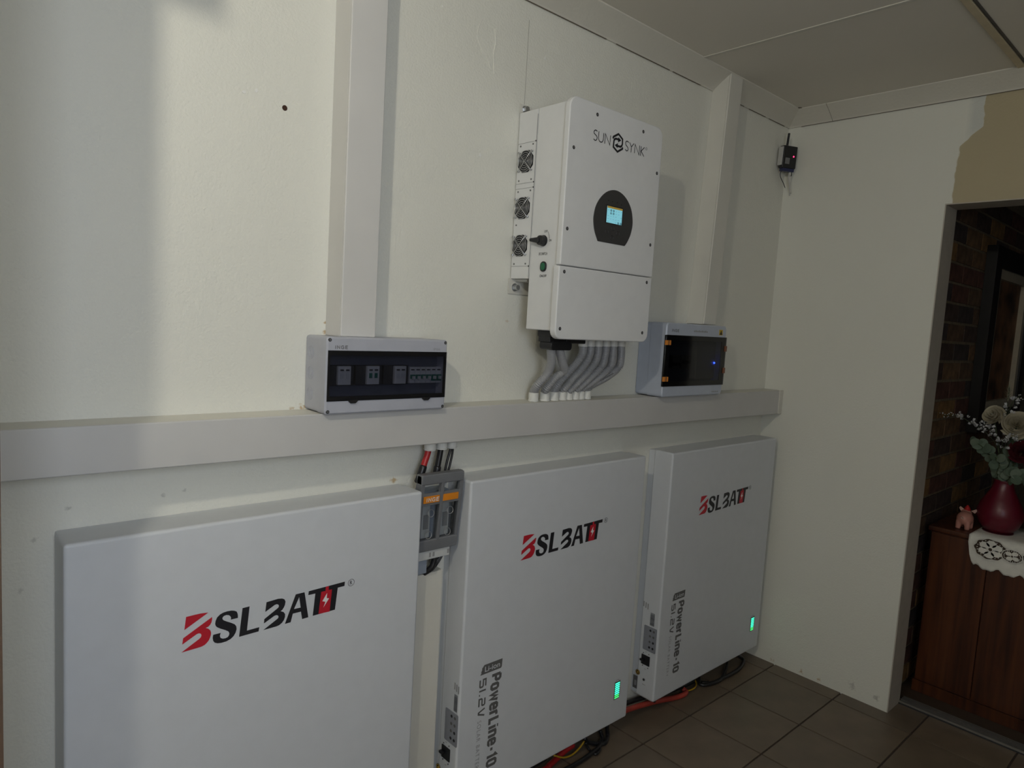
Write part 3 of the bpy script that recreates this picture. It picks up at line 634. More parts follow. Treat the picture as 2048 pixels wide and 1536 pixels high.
MB().ribbon([(.3400+.0035*math.cos(2*math.pi*k/14), .5915+.0035*math.sin(2*math.pi*k/14)) for k in range(15)], .0010, F).build('registered_ring', M_BLKPR, inv)
# display
PANEL2 = [(p.x, p.y) for p in spline([(a, c, 0) for a, c in PANEL], 4)]
dp = MB().prism(PANEL2, FY-.0022, FY+.001).build('display_panel', M_PANELG, inv, bevel=.0008)
sx0, sx1, sz0, sz1 = .1708, .2470, .3455, .3980
MB().box(sx0, sx1, FY-.0034, FY-.002, sz0, sz1).build('screen_bezel', M_DARK, dp)
MB().box(sx0+.003, sx1-.004, FY-.0042, FY-.0034, sz0+.002, sz1-.003).build('screen', M_LCD, dp)
Fs = FY-.0046
MB().box(sx0+.003, sx1-.004, Fs, FY-.0042, sz1-.0085, sz1-.003).build('title_bar', M_LCDY, dp)
icons = MB(); random.seed(5)
for r in range(5):
    for c in range(6):
        if random.random() < .15: continue
        cx, cz = sx0+.0085+c*.0118, sz1-.0145-r*.0082
        big = (r < 2 and c in (1, 2)) or (r == 4 and c in (2, 4, 5))
        if big: icons.ribbon([(cx+.0030*math.cos(2*math.pi*k/10), cz+.0026*math.sin(2*math.pi*k/10)) for k in range(11)], .0013, Fs); icons.box(cx-.002, cx+.002, Fs, Fs+.0002, cz-.0005, cz+.0005)
        else: icons.box(cx-.002, cx+.0022, Fs, Fs+.0002, cz-.0003, cz+.0003)
icons.build('screen_symbols', mat('screen_ink', (.02, .09, .12), .5), dp)
for (x, z) in ((.1790, .4110), (.1960, .4095), (.2200, .4105), (.2390, .4070)):
    MB().cyl((x, FY-.0027, z), (x, FY-.002, z), .0022, n=10).build('indicator', M_DARK, dp)
for (x, z) in ((.1800, .3210), (.2060, .3330), (.2060, .3060), (.2320, .3210)):
    MB().torus((x, FY-.0023, z), EY, .0068, .0006, 20, 4).build('push_button', M_DARK, dp)
# fans on the left side of the heatsink
LX = .004
def fan(yc, zc, r):
    f = empty('fan', (LX, yc, zc)); f.parent = inv
    octo = [(r*1.0*c, r*1.0*s) for c, s in [(math.cos(math.radians(22.5+45*k))*1.08, math.sin(math.radians(22.5+45*k))*1.08) for k in range(8)]]
    MB().prism(octo, -.0006, .0002, 'x').build('fan_opening', M_DARK, f)
    for k in range(7):
        a = 2*math.pi*k/7
        MB().add([(-.0010, .008*math.cos(a), .008*math.sin(a)), (-.0010, r*.94*math.cos(a-.22), r*.94*math.sin(a-.22)), (-.0026, r*.94*math.cos(a+.35), r*.94*math.sin(a+.35)), (-.0018, .008*math.cos(a+.5), .008*math.sin(a+.5))], [(0, 1, 2, 3)]).build('blade', M_DARK2, f)
    MB().cyl((-.0028, 0, 0), (-.0008, 0, 0), r*.30, n=16).build('hub', M_DARK2, f)
    g = MB()
    for k in range(5): g.torus((-.0050, 0, 0), EX, r*(.20+.195*k), .0006, 30, 5)
    for a in (45, 135):
        c, s = math.cos(math.radians(a)), math.sin(math.radians(a))
        g.tube([(-.0062, -r*1.18*c, -r*1.18*s), (-.0062, r*1.18*c, r*1.18*s)], .0009, 6)
    gg = g.build('guard', M_WIRE, f, smooth=True)
    for a in (45, 135, 225, 315):
        c, s = math.cos(math.radians(a)), math.sin(math.radians(a))
        MB().torus((-.0055, r*1.20*c, r*1.20*s), EX, .0030, .0010, 12, 5).build('guard_loop', M_WIRE, gg)
        MB().cyl((-.0050, r*1.20*c, r*1.20*s), (0, r*1.20*c, r*1.20*s), .0020, n=8).build('guard_screw', M_STEELD, gg)
FANS = ((-.0405, .5105), (-.0375, .3765), (-.0365, .2670))
for (y, z) in FANS: fan(y, z, .0315)
gl = mat('panel_gap_grey', (.22, .22, .21), .7)
for (y0, y1, z0, z1) in ((-.080, -.004, .5640, .5648), (-.080, -.004, .4480, .4488), (-.080, -.004, .4330, .4338), (-.080, -.004, .2060, .2068), (-.0815, -.0807, .170, .640)):
    MB().box(LX-.0006, LX+.0004, y0, y1, z0, z1).build('panel_gap', gl, inv)
for (y, z) in ((-.079, .5644), (-.079, .4484), (-.079, .4334), (-.079, .2064)):
    MB().cyl((LX-.0008, y, z), (LX+.0004, y, z), .0022, n=10).build('relief_hole', M_DARK, inv)
for (y, z) in ((-.015, .557), (-.068, .557), (-.015, .457), (-.068, .457), (-.015, .425), (-.068, .425), (-.015, .328), (-.015, .2135), (-.065, .2135)):
    MB().cyl((LX-.0012, y, z), (LX+.0004, y, z), .0026, n=10).build('panel_screw', M_STEELD, inv)
# switch, button and their print on the left side
kb = MB().cyl((LX-.004, -.136, .277), (LX, -.136, .277), .0160, n=24).cyl((LX-.018, -.136, .277), (LX-.004, -.136, .277), .0135, .0150, n=24).build('rotary_switch', M_DARK, inv, bevel=.001)
MB().prism([(-.136, .2715), (-.128, .2690), (-.099, .2745), (-.097, .2790), (-.099, .2835), (-.128, .2850), (-.136, .2825)], LX-.021, LX-.006, 'x').build('switch_handle', M_DARK, kb, bevel=.001)
bt = MB().prism(rrect(-.1550, -.1305, .1890, .2185, .0115, 6), LX-.004, LX, 'x').build('power_button', M_DARK, inv, bevel=.0012)
MB().prism(rrect(-.1510, -.1345, .1930, .2145, .0075, 6), LX-.0055, LX-.003, 'x').build('button_rocker', M_GREENB, bt, bevel=.001)
Sx = LX-.0006
MX = (0, -1, 0)
lettering('switch_lettering', 'OFF', (Sx, -.137, .3000), MX, EZ, .013, .0065, M_BLKPR, inv, bold=.01)
lettering('switch_lettering', 'ON', (Sx, -.1575, .2740), MX, EZ, .010, .0065, M_BLKPR, inv, bold=.01)
lettering('switch_lettering', 'DC SWITCH', (Sx, -.120, .2365), MX, EZ, .034, .0075, M_BLKPR, inv, bold=.015)
lettering('button_lettering', 'ON/OFF', (Sx, -.1285, .1735), MX, EZ, .028, .0075, M_BLKPR, inv, bold=.015)
MB().ribbon([(-.1525-.0055*math.sin(t), .3020-.020*(t/1.57)) for t in [i*1.57/8 for i in range(9)]], .0010, Sx, 'x').build('switch_arc', M_BLKPR, inv)
# hanging brackets
br1 = MB().box(LX+.000, LX+.045, -.003, -.0005, IH-.014, IH+.014).build('mounting_bracket', M_PVC2, inv)
MB().cyl((LX+.018, -.016, IH+.001), (LX+.018, -.003, IH+.001), .0085, n=6).cyl((LX+.018, -.0045, IH+.001), (LX+.018, -.003, IH+.001), .011, n=18).build('bolt', M_STEEL, br1)
br2 = MB().box(LX-.006, LX+.075, -.003, -.0005, .125, .172).box(LX+.02, LX+.075, -.055, -.003, .163, .1695).build('mounting_bracket', M_PVC2, inv)
MB().cyl((LX+.018, -.020, .145), (LX+.018, -.003, .145), .0085, n=6).cyl((LX+.018, -.0045, .145), (LX+.018, -.003, .145), .012, n=18).build('bolt', M_STEEL, br2)
# black connector block below
cb = MB().box(.028, .075, -.165, -.110, .004, .0225).box(.030, .095, -.160, -.112, -.012, .006).build('connector_block', M_DARK, inv, bevel=.002)
MB().prism(rrect(.030, .118, -.034, -.008, .010, 4), -.168, -.118).build('gland_nut', M_DARK, cb, bevel=.002)
MB().box(.110, .198, -.150, -.120, -.014, .0225).build('plug_row', M_DARK, cb, bevel=.003)

# ================================================================ CORRUGATED CONDUITS
CN = ['leftmost corrugated grey conduit, curving from the black connector to the trunking', 'second grey conduit from the left, tucked behind the bundle below the black connector',
      'third grey conduit from the left, first of the six under the white lower cover', 'fourth grey conduit from the left in the bundle under the inverter', 'fifth grey conduit from the left in the bundle under the inverter',
      'sixth grey conduit from the left, third from the right end of the bundle', 'seventh grey conduit from the left, second from the right end of the bundle', 'rightmost corrugated grey conduit, with small black print along it']
for i, pts in enumerate(CONDUITS):
    b = pts[-1]
    zb0 = 1.2772-0.0012*b[0]
    base = Vector((b[0], b[1], zb0))
    c = empty('flexible_conduit', base, CN[i], 'conduit', 'grey conduits under the inverter')
    path = [Vector(p)-base for p in pts]
    path[0].z += .012
    path = path[:-1] + [Vector((0, 0, .030)), Vector((0, 0, .012))]
    pp = resample(spline(path, 14), .00125)
    R = .0122
    rad = [R + .0014*(1 if (k % 4) in (0, 1) else -1) for k in range(len(pp))]
    MB().tube(pp, rad, 14).build('hose', M_CONDUIT, c, smooth=True)
    MB().lathe([(.0118, -.0002), (.0165, -.0002), (.0165, .004), (.0158, .005), (.0158, .026), (.0148, .027), (.0125, .027)], (0, 0, 0), 24).build('lower_collar', M_COLLAR, c, smooth=False)
    if i >= 2:
        tp = path[0]
        MB().lathe([(.0125, -.016), (.0150, -.016), (.0150, .020), (.0125, .020)], (tp.x, tp.y, tp.z), 24).build('upper_collar', M_COLLAR, c)
    if i == 7:   # black print along the hose
        a_, b_ = pp[int(len(pp)*.52)], pp[int(len(pp)*.74)]
        d = (b_-a_).normalized(); nrm = Vector((-.66, -.74, .12)); nrm = (nrm - d*nrm.dot(d)).normalized()
        mid_ = pp[int(len(pp)*.63)]; off = nrm*((mid_-(a_+b_)/2).dot(nrm)+.0145)
        fine_print(a_+off, d, nrm.cross(d), (b_-a_).length, .0045, 12, M_GREYPR, c)

# ================================================================ BREAKER BOXES
def enclosure(t, w, h, d, split, win, m, corner, rec=.045):
    """box with a two-part shell and a recessed window opening; win = (x0, x1, z0, z1)"""
    MB().prism(rrect(.002, w-.002, .001, h-.001, corner, 4), -split+.0008, 0).build('back_box', m, t, bevel=.0015)
    x0, x1, z0, z1 = win
    o = rrect(0, w, 0, h, corner, 4)
    # lid as a ring of quads around the window plus recess walls
    bm = bmesh.new()
    def loop(poly, y): return [bm.verts.new((p[0], y, p[1])) for p in poly]
    n = len(o)
    inner = []
    for p in o:   # project the outer loop on the window rectangle
        cx, cz = (x0+x1)/2, (z0+z1)/2
        inner.append((min(max(p[0], x0), x1), min(max(p[1], z0), z1)))
    A = loop(o, -split); B = loop(o, -d+.004); C2 = loop([((p[0]-w/2)*(1-.008/w)+w/2, (p[1]-h/2)*(1-.008/h)+h/2) for p in o], -d)
    D = loop(inner, -d); E = loop(inner, -d+rec)
    for P, Q in ((A, B), (B, C2), (C2, D), (D, E)):
        for i in range(n):
            f = [P[i], P[(i+1) % n], Q[(i+1) % n], Q[i]]
            bm.faces.new(f)
    bm.faces.new(E); bm.faces.new(A[::-1])
    bmesh.ops.remove_doubles(bm, verts=bm.verts, dist=1e-5)
    bmesh.ops.recalc_face_normals(bm, faces=bm.faces)
    me = bpy.data.meshes.new('lid'); bm.to_mesh(me); bm.free()
    lid = link('lid', me, t, m)
    return lid

bl = empty('breaker_box', (0.745, -0.001, 1.2762), 'grey breaker box with a long dark window, at the foot of the wide left trunking', 'breaker box', 'distribution boxes standing on the trunking')
w, h, d = .345, .1825, .110
enclosure(bl, w, h, d, .070, (.0045, .3415, .0325, .1500), M_DBL, .008, .040)
MB().box(.005, .341, -.0705, -.069, .033, .1495).build('interior_plate', M_INNER, bl)
pane = MB().box(.0035, .3425, -.1125, -.1095, .0315, .1510).build('window', M_SMOKE, bl, bevel=.001)
for (x0, x1, z0, z1) in ((.0035, .3425, .1395, .1510), (.0035, .3425, .0315, .0425), (.0035, .0095, .0425, .1395), (.3365, .3425, .0425, .1395)):
    MB().box(x0, x1, -.1100, -.1065, z0, z1).build('window_border', M_DARK, pane)
for x in (.0709, .2815):
    MB().prism([(x-.014, .0335), (x-.010, .0285), (x-.006, .0255), (x+.006, .0255), (x+.010, .0285), (x+.014, .0335)], -.1150, -.1085).build('latch_tab', M_DARK, pane, bevel=.0008)
for (x, z) in ((.0075, .1752), (.3375, .1752), (.0075, .0073), (.3375, .0073)):
    s = MB().cyl((x, -.1104, z), (x, -.108, z), .0042, n=14).build('lid_screw', M_DARK2, bl)
    MB().cyl((x, -.1112, z), (x, -.1104, z), .0024, n=8).build('screw_slot', M_STEELD, s)
strokes('brand_letter', 'INGE', (.0205, -.1106, .1545), EX, EZ, .0335, .0084, .24, .22, M_GREYPR, bl)
lettering('model_lettering', 'IP66', (.3000, -.1106, .1550), EX, EZ, .020, .0058, M_GREYPR2, bl)
for z in (.141, .0915, .0415):
    for r in (.0150, .0105, .0062):
        MB().torus((.0018, -.027, z), EX, r, .0006, 26, 5).build('knockout_ring', M_DBL, bl)
M_MODW = mat('breaker_white_plastic', (.62, .62, .60), .45); M_MODG = mat('breaker_green_plastic', (.02, .16, .12), .4); M_MODD = mat('breaker_black_plastic', (.05, .05, .055), .45)
for x in (.012, .090, .168):
    u = MB().box(x, x+.072, -.088, -.070, .066, .114).build('breaker', M_MODD, bl, bevel=.001)
    MB().box(x+.026, x+.060, -.097, -.088, .068, .113).build('breaker_face', M_MODW, u, bevel=.001)
    for k in range(2):
        MB().box(x+.031+k*.015, x+.039+k*.015, -.1000, -.097, .1020, .1055).build('toggle', M_MODD, u)
    for k in range(2):
        MB().box(x+.031+k*.015, x+.039+k*.015, -.0985, -.097, .084, .096).build('rating_label', M_MODG if x == .09 else M_GREYL, u)
for k in range(6):
    x = .244+k*.0165
    u = MB().box(x, x+.0155, -.090, -.070, .068, .110).build('breaker', M_MODW, bl, bevel=.0008)
    MB().box(x+.001, x+.0145, -.0935, -.090, .080 if k < 4 else .074, .0905).build('breaker_band', M_MODG, u)
    MB().box(x+.005, x+.0105, -.1000, -.0935, .0790, .0870).build('toggle', M_MODW, u)
    MB().box(x+.003, x+.0125, -.0915, -.090, .1015, .1045).build('rating_label', M_MODD, u)

bx = empty('breaker_box', (2.045, -0.001, 1.2762), 'deep blue-grey breaker box with orange latches and a glowing blue light', 'breaker box', 'distribution boxes standing on the trunking')
w, h, d = .398, .2690, .120
enclosure(bx, w, h, d, .052, (.004, .394, .0400, .2240), M_DBR, .012, .050)
MB().box(.005, .393, -.0712, -.0695, .0405, .2235).build('interior_plate', M_INNER, bx)
pane = MB().box(-.004, .400, -.1235, -.1195, .0385, .2255).build('window', M_SMOKE2, bx, bevel=.002)
for (x0, x1, z0, z1) in ((-.003, .399, .2070, .2245), (-.003, .399, .0395, .0560), (-.003, .026, .0560, .2070), (.372, .399, .0560, .2070)):
    MB().box(x0, x1, -.1200, -.1160, z0, z1).build('window_border', M_DARK, pane)
for (x, z) in ((.006, .1975), (.006, .0665)):
    l = MB().box(x-.014, x+.014, -.1290, -.1215, z-.0085, z+.0085).build('latch', M_ORANGE2, pane, bevel=.0012)
    MB().box(x-.002, x+.001, -.1298, -.1288, z-.0085, z+.0085).build('latch_groove', M_DARK2, l)
for z in (.1810, .0955):
    l = MB().box(.386, .399, -.1280, -.1215, z-.011, z+.011).build('latch', mat('brown_latch_plastic', (.20, .07, .03), .35) if 'lt' not in CACHE else CACHE['lt'], pane, bevel=.0012)
MB().prism([(.345, .2330), (.369, .2330), (.369, .2540), (.345, .2540)], -.1206, -.1198).build('warning_label', mat('warning_yellow', (.60, .40, .02), .5), bx)
MB().flat([(.348, .2350), (.366, .2350), (.357, .2520)], -.1209).build('warning_triangle', M_BLKPR, bx)
strokes('brand_letter', 'INGE', (.0300, -.1206, .2365), EX, EZ, .046, .0105, .24, .22, M_GREYPR, bx)
fine_print((.1700, -.1206, .2400), EX, EZ, .095, .0065, 9, M_GREYPR2, bx)
fine_print((.3250, -.1206, .0105), EX, EZ, .048, .0048, 6, M_GREYPR2, bx)
for k in range(5):
    x = .045+k*.0185
    u = MB().box(x, x+.0175, -.092, -.0712, .100, .150).build('breaker', M_GREYPR, bx, bevel=.001)
    MB().box(x+.004, x+.0135, -.101, -.092, .112 if k != 1 else .105, .124 if k != 1 else .150).build('toggle', M_DARK, u)
for k in range(3):
    x = .150+k*.019
    u = MB().box(x, x+.018, -.092, -.0712, .100, .150).build('surge_arrester', M_GREYPR, bx, bevel=.001)
    MB().box(x+.004, x+.014, -.096, -.092, .120, .132).build('toggle', M_DARK, u)
mt = MB().box(.238, .368, -.098, -.0712, .062, .205).build('monitor_module', M_GREYPR2, bx, bevel=.002)
MB().ellipsoid((.3600, -.1005, .1235), (.0042, .0030, .0034), 12, 8).build('blue_indicator', M_BLUE, mt, smooth=True)
MB().cyl((.350, -.099, .1235), (.350, -.098, .1235), .002, n=8).build('indicator', M_DARK, mt)

# ================================================================ FUSE SWITCH
fu = empty('fuse_switch', (1.0405, -0.001, 0.876), 'dark grey fuse switch with two orange labels, between the left and middle batteries', 'fuse switch')
w, h = .1430, .2205
def yf(z): return -.0725 - .0175*min(1, z/.15)      # front slopes: deeper at the top
def slab(x0, x1, z0, z1, dy0, dy1, name, m, par, bev=0.001):
    vs = []
    for z in (z0, z1):
        vs += [(x0, yf(z)+dy0, z), (x1, yf(z)+dy0, z), (x1, yf(z)+dy1, z), (x0, yf(z)+dy1, z)]
    return MB().hexa(vs).build(name, m, par, bevel=bev)
MB().box(.030, w-.016, -.046, 0, .012, .160).build('base', M_GREYB, fu, bevel=.002)
SIDE = [(-.066, .190), (-.058, .150), (-.050, .060), (-.050, .030), (-.060, .008), (-.066, .000), (-.0745, .004), (-.0745, .030), (-.090, .150), (-.092, .200), (-.090, h-.004), (-.084, h), (-.074, h)]
for a_ in (0, w-.0045): MB().prism(SIDE, a_, a_+.0045, 'x').build('cover_side', M_GREYD, fu, bevel=.001)
slab(0, w, 0.0, .034, -.003, .020, 'lower_lip', M_GREYD, fu, .004)
slab(0, w, .192, h, -.004, .0235, 'grip_bar', M_GREYD, fu, .004)
slab(w/2-.005, w/2+.005, .030, .196, -.004, .010, 'centre_rib', M_GREYD, fu, .0015)
slab(.004, .012, .030, .196, -.002, .010, 'cover_frame', M_GREYD, fu); slab(w-.012, w-.004, .030, .196, -.002, .010, 'cover_frame', M_GREYD, fu)
slab(.004, w-.004, .134, .168, .001, .008, 'cross_band', M_GREYD, fu)
for s, x0 in ((0, .012), (1, w/2+.005)):
    x1 = x0+w/2-.017
    slab(x0, x1, .030, .134, .002, .005, 'window', M_CLEAR, fu, 0)
    slab(x0-.002, x1-.004, .1415, .1605, -.0016, .001, 'label_strip', M_ORANGE, fu, .0005)
    for z in (.110, .047):
        MB().torus(((x0+x1)/2+.002, yf(z)+.0015, z), (0, -1, .11), .0100, .0009, 24, 6).build('test_port_ring', M_GREYPR2, fu)
    fz = MB().box(x0+.014, x1-.012, -.062, -.047, .034, .130).build('fuse_link', M_GREYL, fu, bevel=.002)
    MB().box(x0+.020, x1-.018, -.0635, -.062, .060, .100).build('fuse_print', M_GREYPR2, fz)
MB().prism([(.112, .170), (.126, .190), (.112, .191), (.105, .191)], -.0475, -.0462).build('contact_clip', M_PVC, fu)
strokes('brand_letter', 'INGE', (.0175, yf(.15)-.0024, .1455), EX, (0, -.1166, .9932), .042, .0115, .22, .22, M_WHITEPR, fu)
ts = MB().box(.004, w-.020, -.069, -.010, -.026, .000).build('terminal_shroud', M_GREYL, fu, bevel=.0015)
for x in (.052, .064, .114):
    MB().box(x, x+.006, -.0702, -.0688, -.019, -.007).build('slot', M_GREYPR2, ts)
MB().box(.012, .056, -.056, -.004, -.070, -.026).build('cable_cover', M_GREYB, fu, bevel=.002)
MB().box(.104, .114, -.040, -.002, -.066, -.026).build('side_bracket', M_PVC2, fu)

# collars under the trunking and the cables into the fuse switch
GL = ['white collar under the trunking around the thick red cable', 'white collar under the trunking around the thick black cable', 'white collar under the trunking around two thin black wires']
for i, (x, r) in enumerate(((1.0930, .0165), (1.1320, .0160), (1.1680, .0145))):
    g = empty('conduit_collar', (x, -.050, 1.1535), GL[i], 'collar', 'collars under the trunking')
    z1 = zb(x)+1.18+.0005-1.1535
    MB().lathe([(r-.004, z1), (r, z1), (r, .0), (r-.004, .0), (r-.004, z1)], (0, 0, 0), 24).build('sleeve', M_COLLAR, g)
    MB().torus((0, 0, .004), EZ, r, .0012, 24, 6).build('rim', M_COLLAR, g)
def cable(name, pts, r, m, label, group='cables at the fuse switch', sleeve=None, k=8, cat='cable'):
    pts = [Vector(p) for p in pts]
    base = pts[0].copy()
    o = empty(name, base, label, cat, group)
    pp = [p-base for p in spline(pts, k)]
    MB().tube(pp, r, 10).build('jacket', m, o, smooth=True)
    if sleeve:
        a, b, rr = sleeve; n = len(pp)
        seg = pp[int(a*n):max(int(b*n), int(a*n)+2)]
        MB().tube(seg, [rr*(.9 if i in (0, len(seg)-1) else 1) for i in range(len(seg))], 12).build('heat_shrink', M_DARK, o, smooth=True)
    return o
cable('battery_cable', [(1.0890, -.050, 1.178), (1.0870, -.050, 1.150), (1.0760, -.050, 1.117), (1.0640, -.050, 1.082), (1.0600, -.045, 1.066)], .0088, M_REDC, 'thick red cable with a black sleeve running from the trunking to the fuse switch', sleeve=(.52, 1.0, .0105))
cable('battery_cable', [(1.1310, -.050, 1.178), (1.1290, -.050, 1.149), (1.1240, -.050, 1.118), (1.1185, -.050, 1.088), (1.117, -.048, 1.075)], .0085, M_DARK, 'thick black cable running from the trunking to the fuse switch', sleeve=(.58, .95, .0105))
cable('thin_wire', [(1.1650, -.050, 1.178), (1.1636, -.050, 1.152), (1.1540, -.050, 1.118), (1.1473, -.050, 1.086), (1.146, -.048, 1.075)], .0036, M_DARK, 'thin black wire nearer the thick black cable, entering the fuse switch from above')
cable('thin_wire', [(1.1735, -.050, 1.178), (1.1722, -.050, 1.152), (1.1680, -.050, 1.122), (1.1592, -.050, 1.0865), (1.157, -.048, 1.075)], .0034, M_DARK, 'outermost thin black wire, entering the fuse switch from above')
cable('battery_cable', [(1.1205, -.060, .856), (1.1175, -.060, .836), (1.110, -.058, .818), (1.098, -.045, .803), (1.095, -.03, .790)], .0085, M_DARK, 'thick black cable leaving the fuse switch at the bottom')
cable('thin_wire', [(1.1490, -.055, .858), (1.1400, -.055, .842), (1.127, -.053, .826), (1.119, -.042, .808), (1.116, -.03, .79)], .0040, M_DARK, 'black wire under the fuse switch, next to the thick cable')
cable('thin_wire', [(1.1590, -.050, .858), (1.1500, -.050, .840), (1.138, -.048, .822), (1.130, -.040, .805), (1.128, -.03, .79)], .0034, M_DARK, 'outer black wire under the fuse switch')

# cables along the floor under the batteries
CABLE_SET = (('red3', .0105, M_REDC2, 'thick orange-red cable on the floor under the far battery'), ('blk3', .0095, M_DARK, 'thick black cable behind the orange-red one under the far battery'),
    ('loop3', .0075, M_DARK, 'inner black cable loop hanging under the far battery'), ('loop3b', .0080, M_DARK, 'outer black cable loop under the far battery, nearest the corner'),
    ('yel3', .0030, M_YELC, 'thin yellow wire under the far battery'), ('yel2', .0032, M_YELC, 'thin yellow wire sagging under the middle battery'),
    ('blk2', .0080, M_DARK, 'black cable bend hanging at the right under the middle battery'), ('blk2b', .0080, M_DARK, 'long black cable on the floor under the middle battery'),
    ('blk2c', .0045, M_DARK, 'thin black cable loop under the middle battery'), ('red2', .0100, M_REDC, 'thick red cable under the middle battery'), ('thin2', .0035, M_DARK, 'thin black wire at the lower edge of the middle battery'))
for key, r, m, lab in CABLE_SET:
    pts = [(x, y, max(z, r+.0005)) for x, y, z in CAB[key]]
    if key == 'red2': pts = [(1.15, -.035, r+.001), (1.35, -.045, r+.001)] + pts
    if key == 'blk2b': pts = pts + [(1.45, -.085, r+.001), (1.28, -.060, r+.001), (1.10, -.050, r+.001)]
    cable('floor_cable', pts, r, m, lab, 'cables under the batteries')

# ================================================================ CORNER SENSOR
se = empty('wireless_sensor', (2.962, -.038, 2.258), 'small black wireless sensor with an antenna and red light in the corner', 'sensor')
se.rotation_euler = (math.radians(3), 0, math.radians(-24))
bd = MB().box(-.036, .036, -.014, .014, 0, .096).build('body', M_DARK, se, bevel=.004)
MB().box(-.0405, -.0355, -.010, .016, .012, .090).build('bracket', M_PVC, se)
MB().tube([(-.012, .0, .098), (-.010, .0, .150)], [.0052, .0048], 10).build('antenna', M_DARK, se)
MB().cyl((.018, -.0150, .052), (.018, -.0138, .052), .0032, n=12).build('red_indicator', M_RED, se)
MB().box(-.024, -.001, -.0148, -.0138, .018, .044).build('label_plate', mat('label_grey', (.20, .20, .20), .5), se)
cn = MB().box(-.030, .030, -.013, .010, -.013, -.0002).build('connector', mat('blue_terminal', (.02, .025, .09), .4), se, bevel=.001)
for (pts, r, m) in (([(.022, 0, -.010), (.028, .004, -.035), (.036, .010, -.065), (.052, .018, -.098)], .0042, M_PVC2), ([(.018, 0, -.010), (.016, 0, -.030), (.022, 0, -.055), (.040, .012, -.085), (.050, .020, -.108)], .0022, M_PVC), ([(-.026, 0, -.010), (-.030, 0, -.026), (-.024, 0, -.042), (-.006, .002, -.062), (.008, .004, -.080)], .0016, M_DARK2), ([(.024, .002, -.010), (.028, .004, -.028)], .0062, M_DARK)):
    MB().tube(spline(pts, 6), r, 8).build('lead', m, cn, smooth=True)

# ================================================================ ROOM BEYOND THE DOORWAY
HX0, HX1, HY0, YB = XE+TREV, 5.6, -3.0, -0.62
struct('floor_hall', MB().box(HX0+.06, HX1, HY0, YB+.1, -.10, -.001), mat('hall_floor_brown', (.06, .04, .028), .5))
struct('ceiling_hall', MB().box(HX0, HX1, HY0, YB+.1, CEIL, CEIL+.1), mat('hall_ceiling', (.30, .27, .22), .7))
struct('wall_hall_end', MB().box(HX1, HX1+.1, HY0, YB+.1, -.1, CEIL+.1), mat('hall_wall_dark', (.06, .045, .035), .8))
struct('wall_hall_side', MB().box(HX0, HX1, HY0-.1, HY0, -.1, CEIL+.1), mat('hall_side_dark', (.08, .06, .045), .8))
wb = struct('wall_brick', MB().box(HX0, HX1, YB+.006, YB+.10, -.1, CEIL+.1), M_MORTAR)
random.seed(11)
bricks = []
for L in (.222, .105):
    b_ = MB().box(0, L, -.0005, .02, 0, .073)
    me0 = b_.mesh('brick')
    for mm in M_BRICK:
        c = me0.copy(); c.materials.append(mm); bricks.append((L, c))
zc = .012
row = 0
while zc < 2.2:
    x = HX0 + .004 - (.117 if row % 2 else 0)
    while x < 4.62:
        L = .222
        if x < HX0: x0 = x+.117; L = .105
        else: x0 = x
        cand = [c for l, c in bricks if l == L]
        if zc > .45 or x0 < 3.5:
            o = link('brick', random.choice(cand), wb)
            o.location = (x0, YB+random.uniform(0, .0025), zc)
        x += .234
    zc += .085; row += 1

# framed picture
pc = empty('framed_picture', (3.82, YB-.001, 1.115), 'dark framed picture with a pale inner border on the brick wall', 'picture')
PW, PH = .80, .885
MB().box(0, .10, -.045, 0, 0, PH).box(PW-.10, PW, -.045, 0, 0, PH).box(.10, PW-.10, -.045, 0, 0, .10).box(.10, PW-.10, -.045, 0, PH-.10, PH).build('outer_frame', mat('black_lacquer', (.012, .011, .011), .3), pc)
MB().box(.10, .145, -.036, -.004, .10, PH-.10).box(PW-.145, PW-.10, -.036, -.004, .10, PH-.10).box(.145, PW-.145, -.036, -.004, .10, .145).box(.145, PW-.145, -.036, -.004, PH-.145, PH-.10).build('inner_border', mat('pale_slip', (.42, .36, .26), .5), pc)
pm = mat('painting_canvas', (.16, .075, .035), .6, var=.85, scale=7)
MB().box(.145, PW-.145, -.012, -.003, .145, PH-.145).build('canvas', pm, pc)

# wooden chest
CX, CY0, CY1, CZ = 3.3195, -1.75, -.652, .745
ch = empty('chest', (CX, CY1, 0), 'dark red-brown wooden chest standing behind the doorway', 'chest')
MB().box(.012, .46, CY0-CY1+.012, -.012, .05, CZ-.022).build('carcass', M_CHEST, ch)
MB().box(0, .475, CY0-CY1, 0, CZ-.022, CZ).build('top', M_CHEST, ch, bevel=.005)
MB().box(.004, .46, CY0-CY1+.006, -.006, 0, .05).build('plinth', M_CHEST, ch)
for k in range(5):
    y1 = -.014-k*.213
    MB().box(.002, .013, y1-.210, y1, .055, CZ-.026).build('front_board', M_CHEST, ch, bevel=.002)

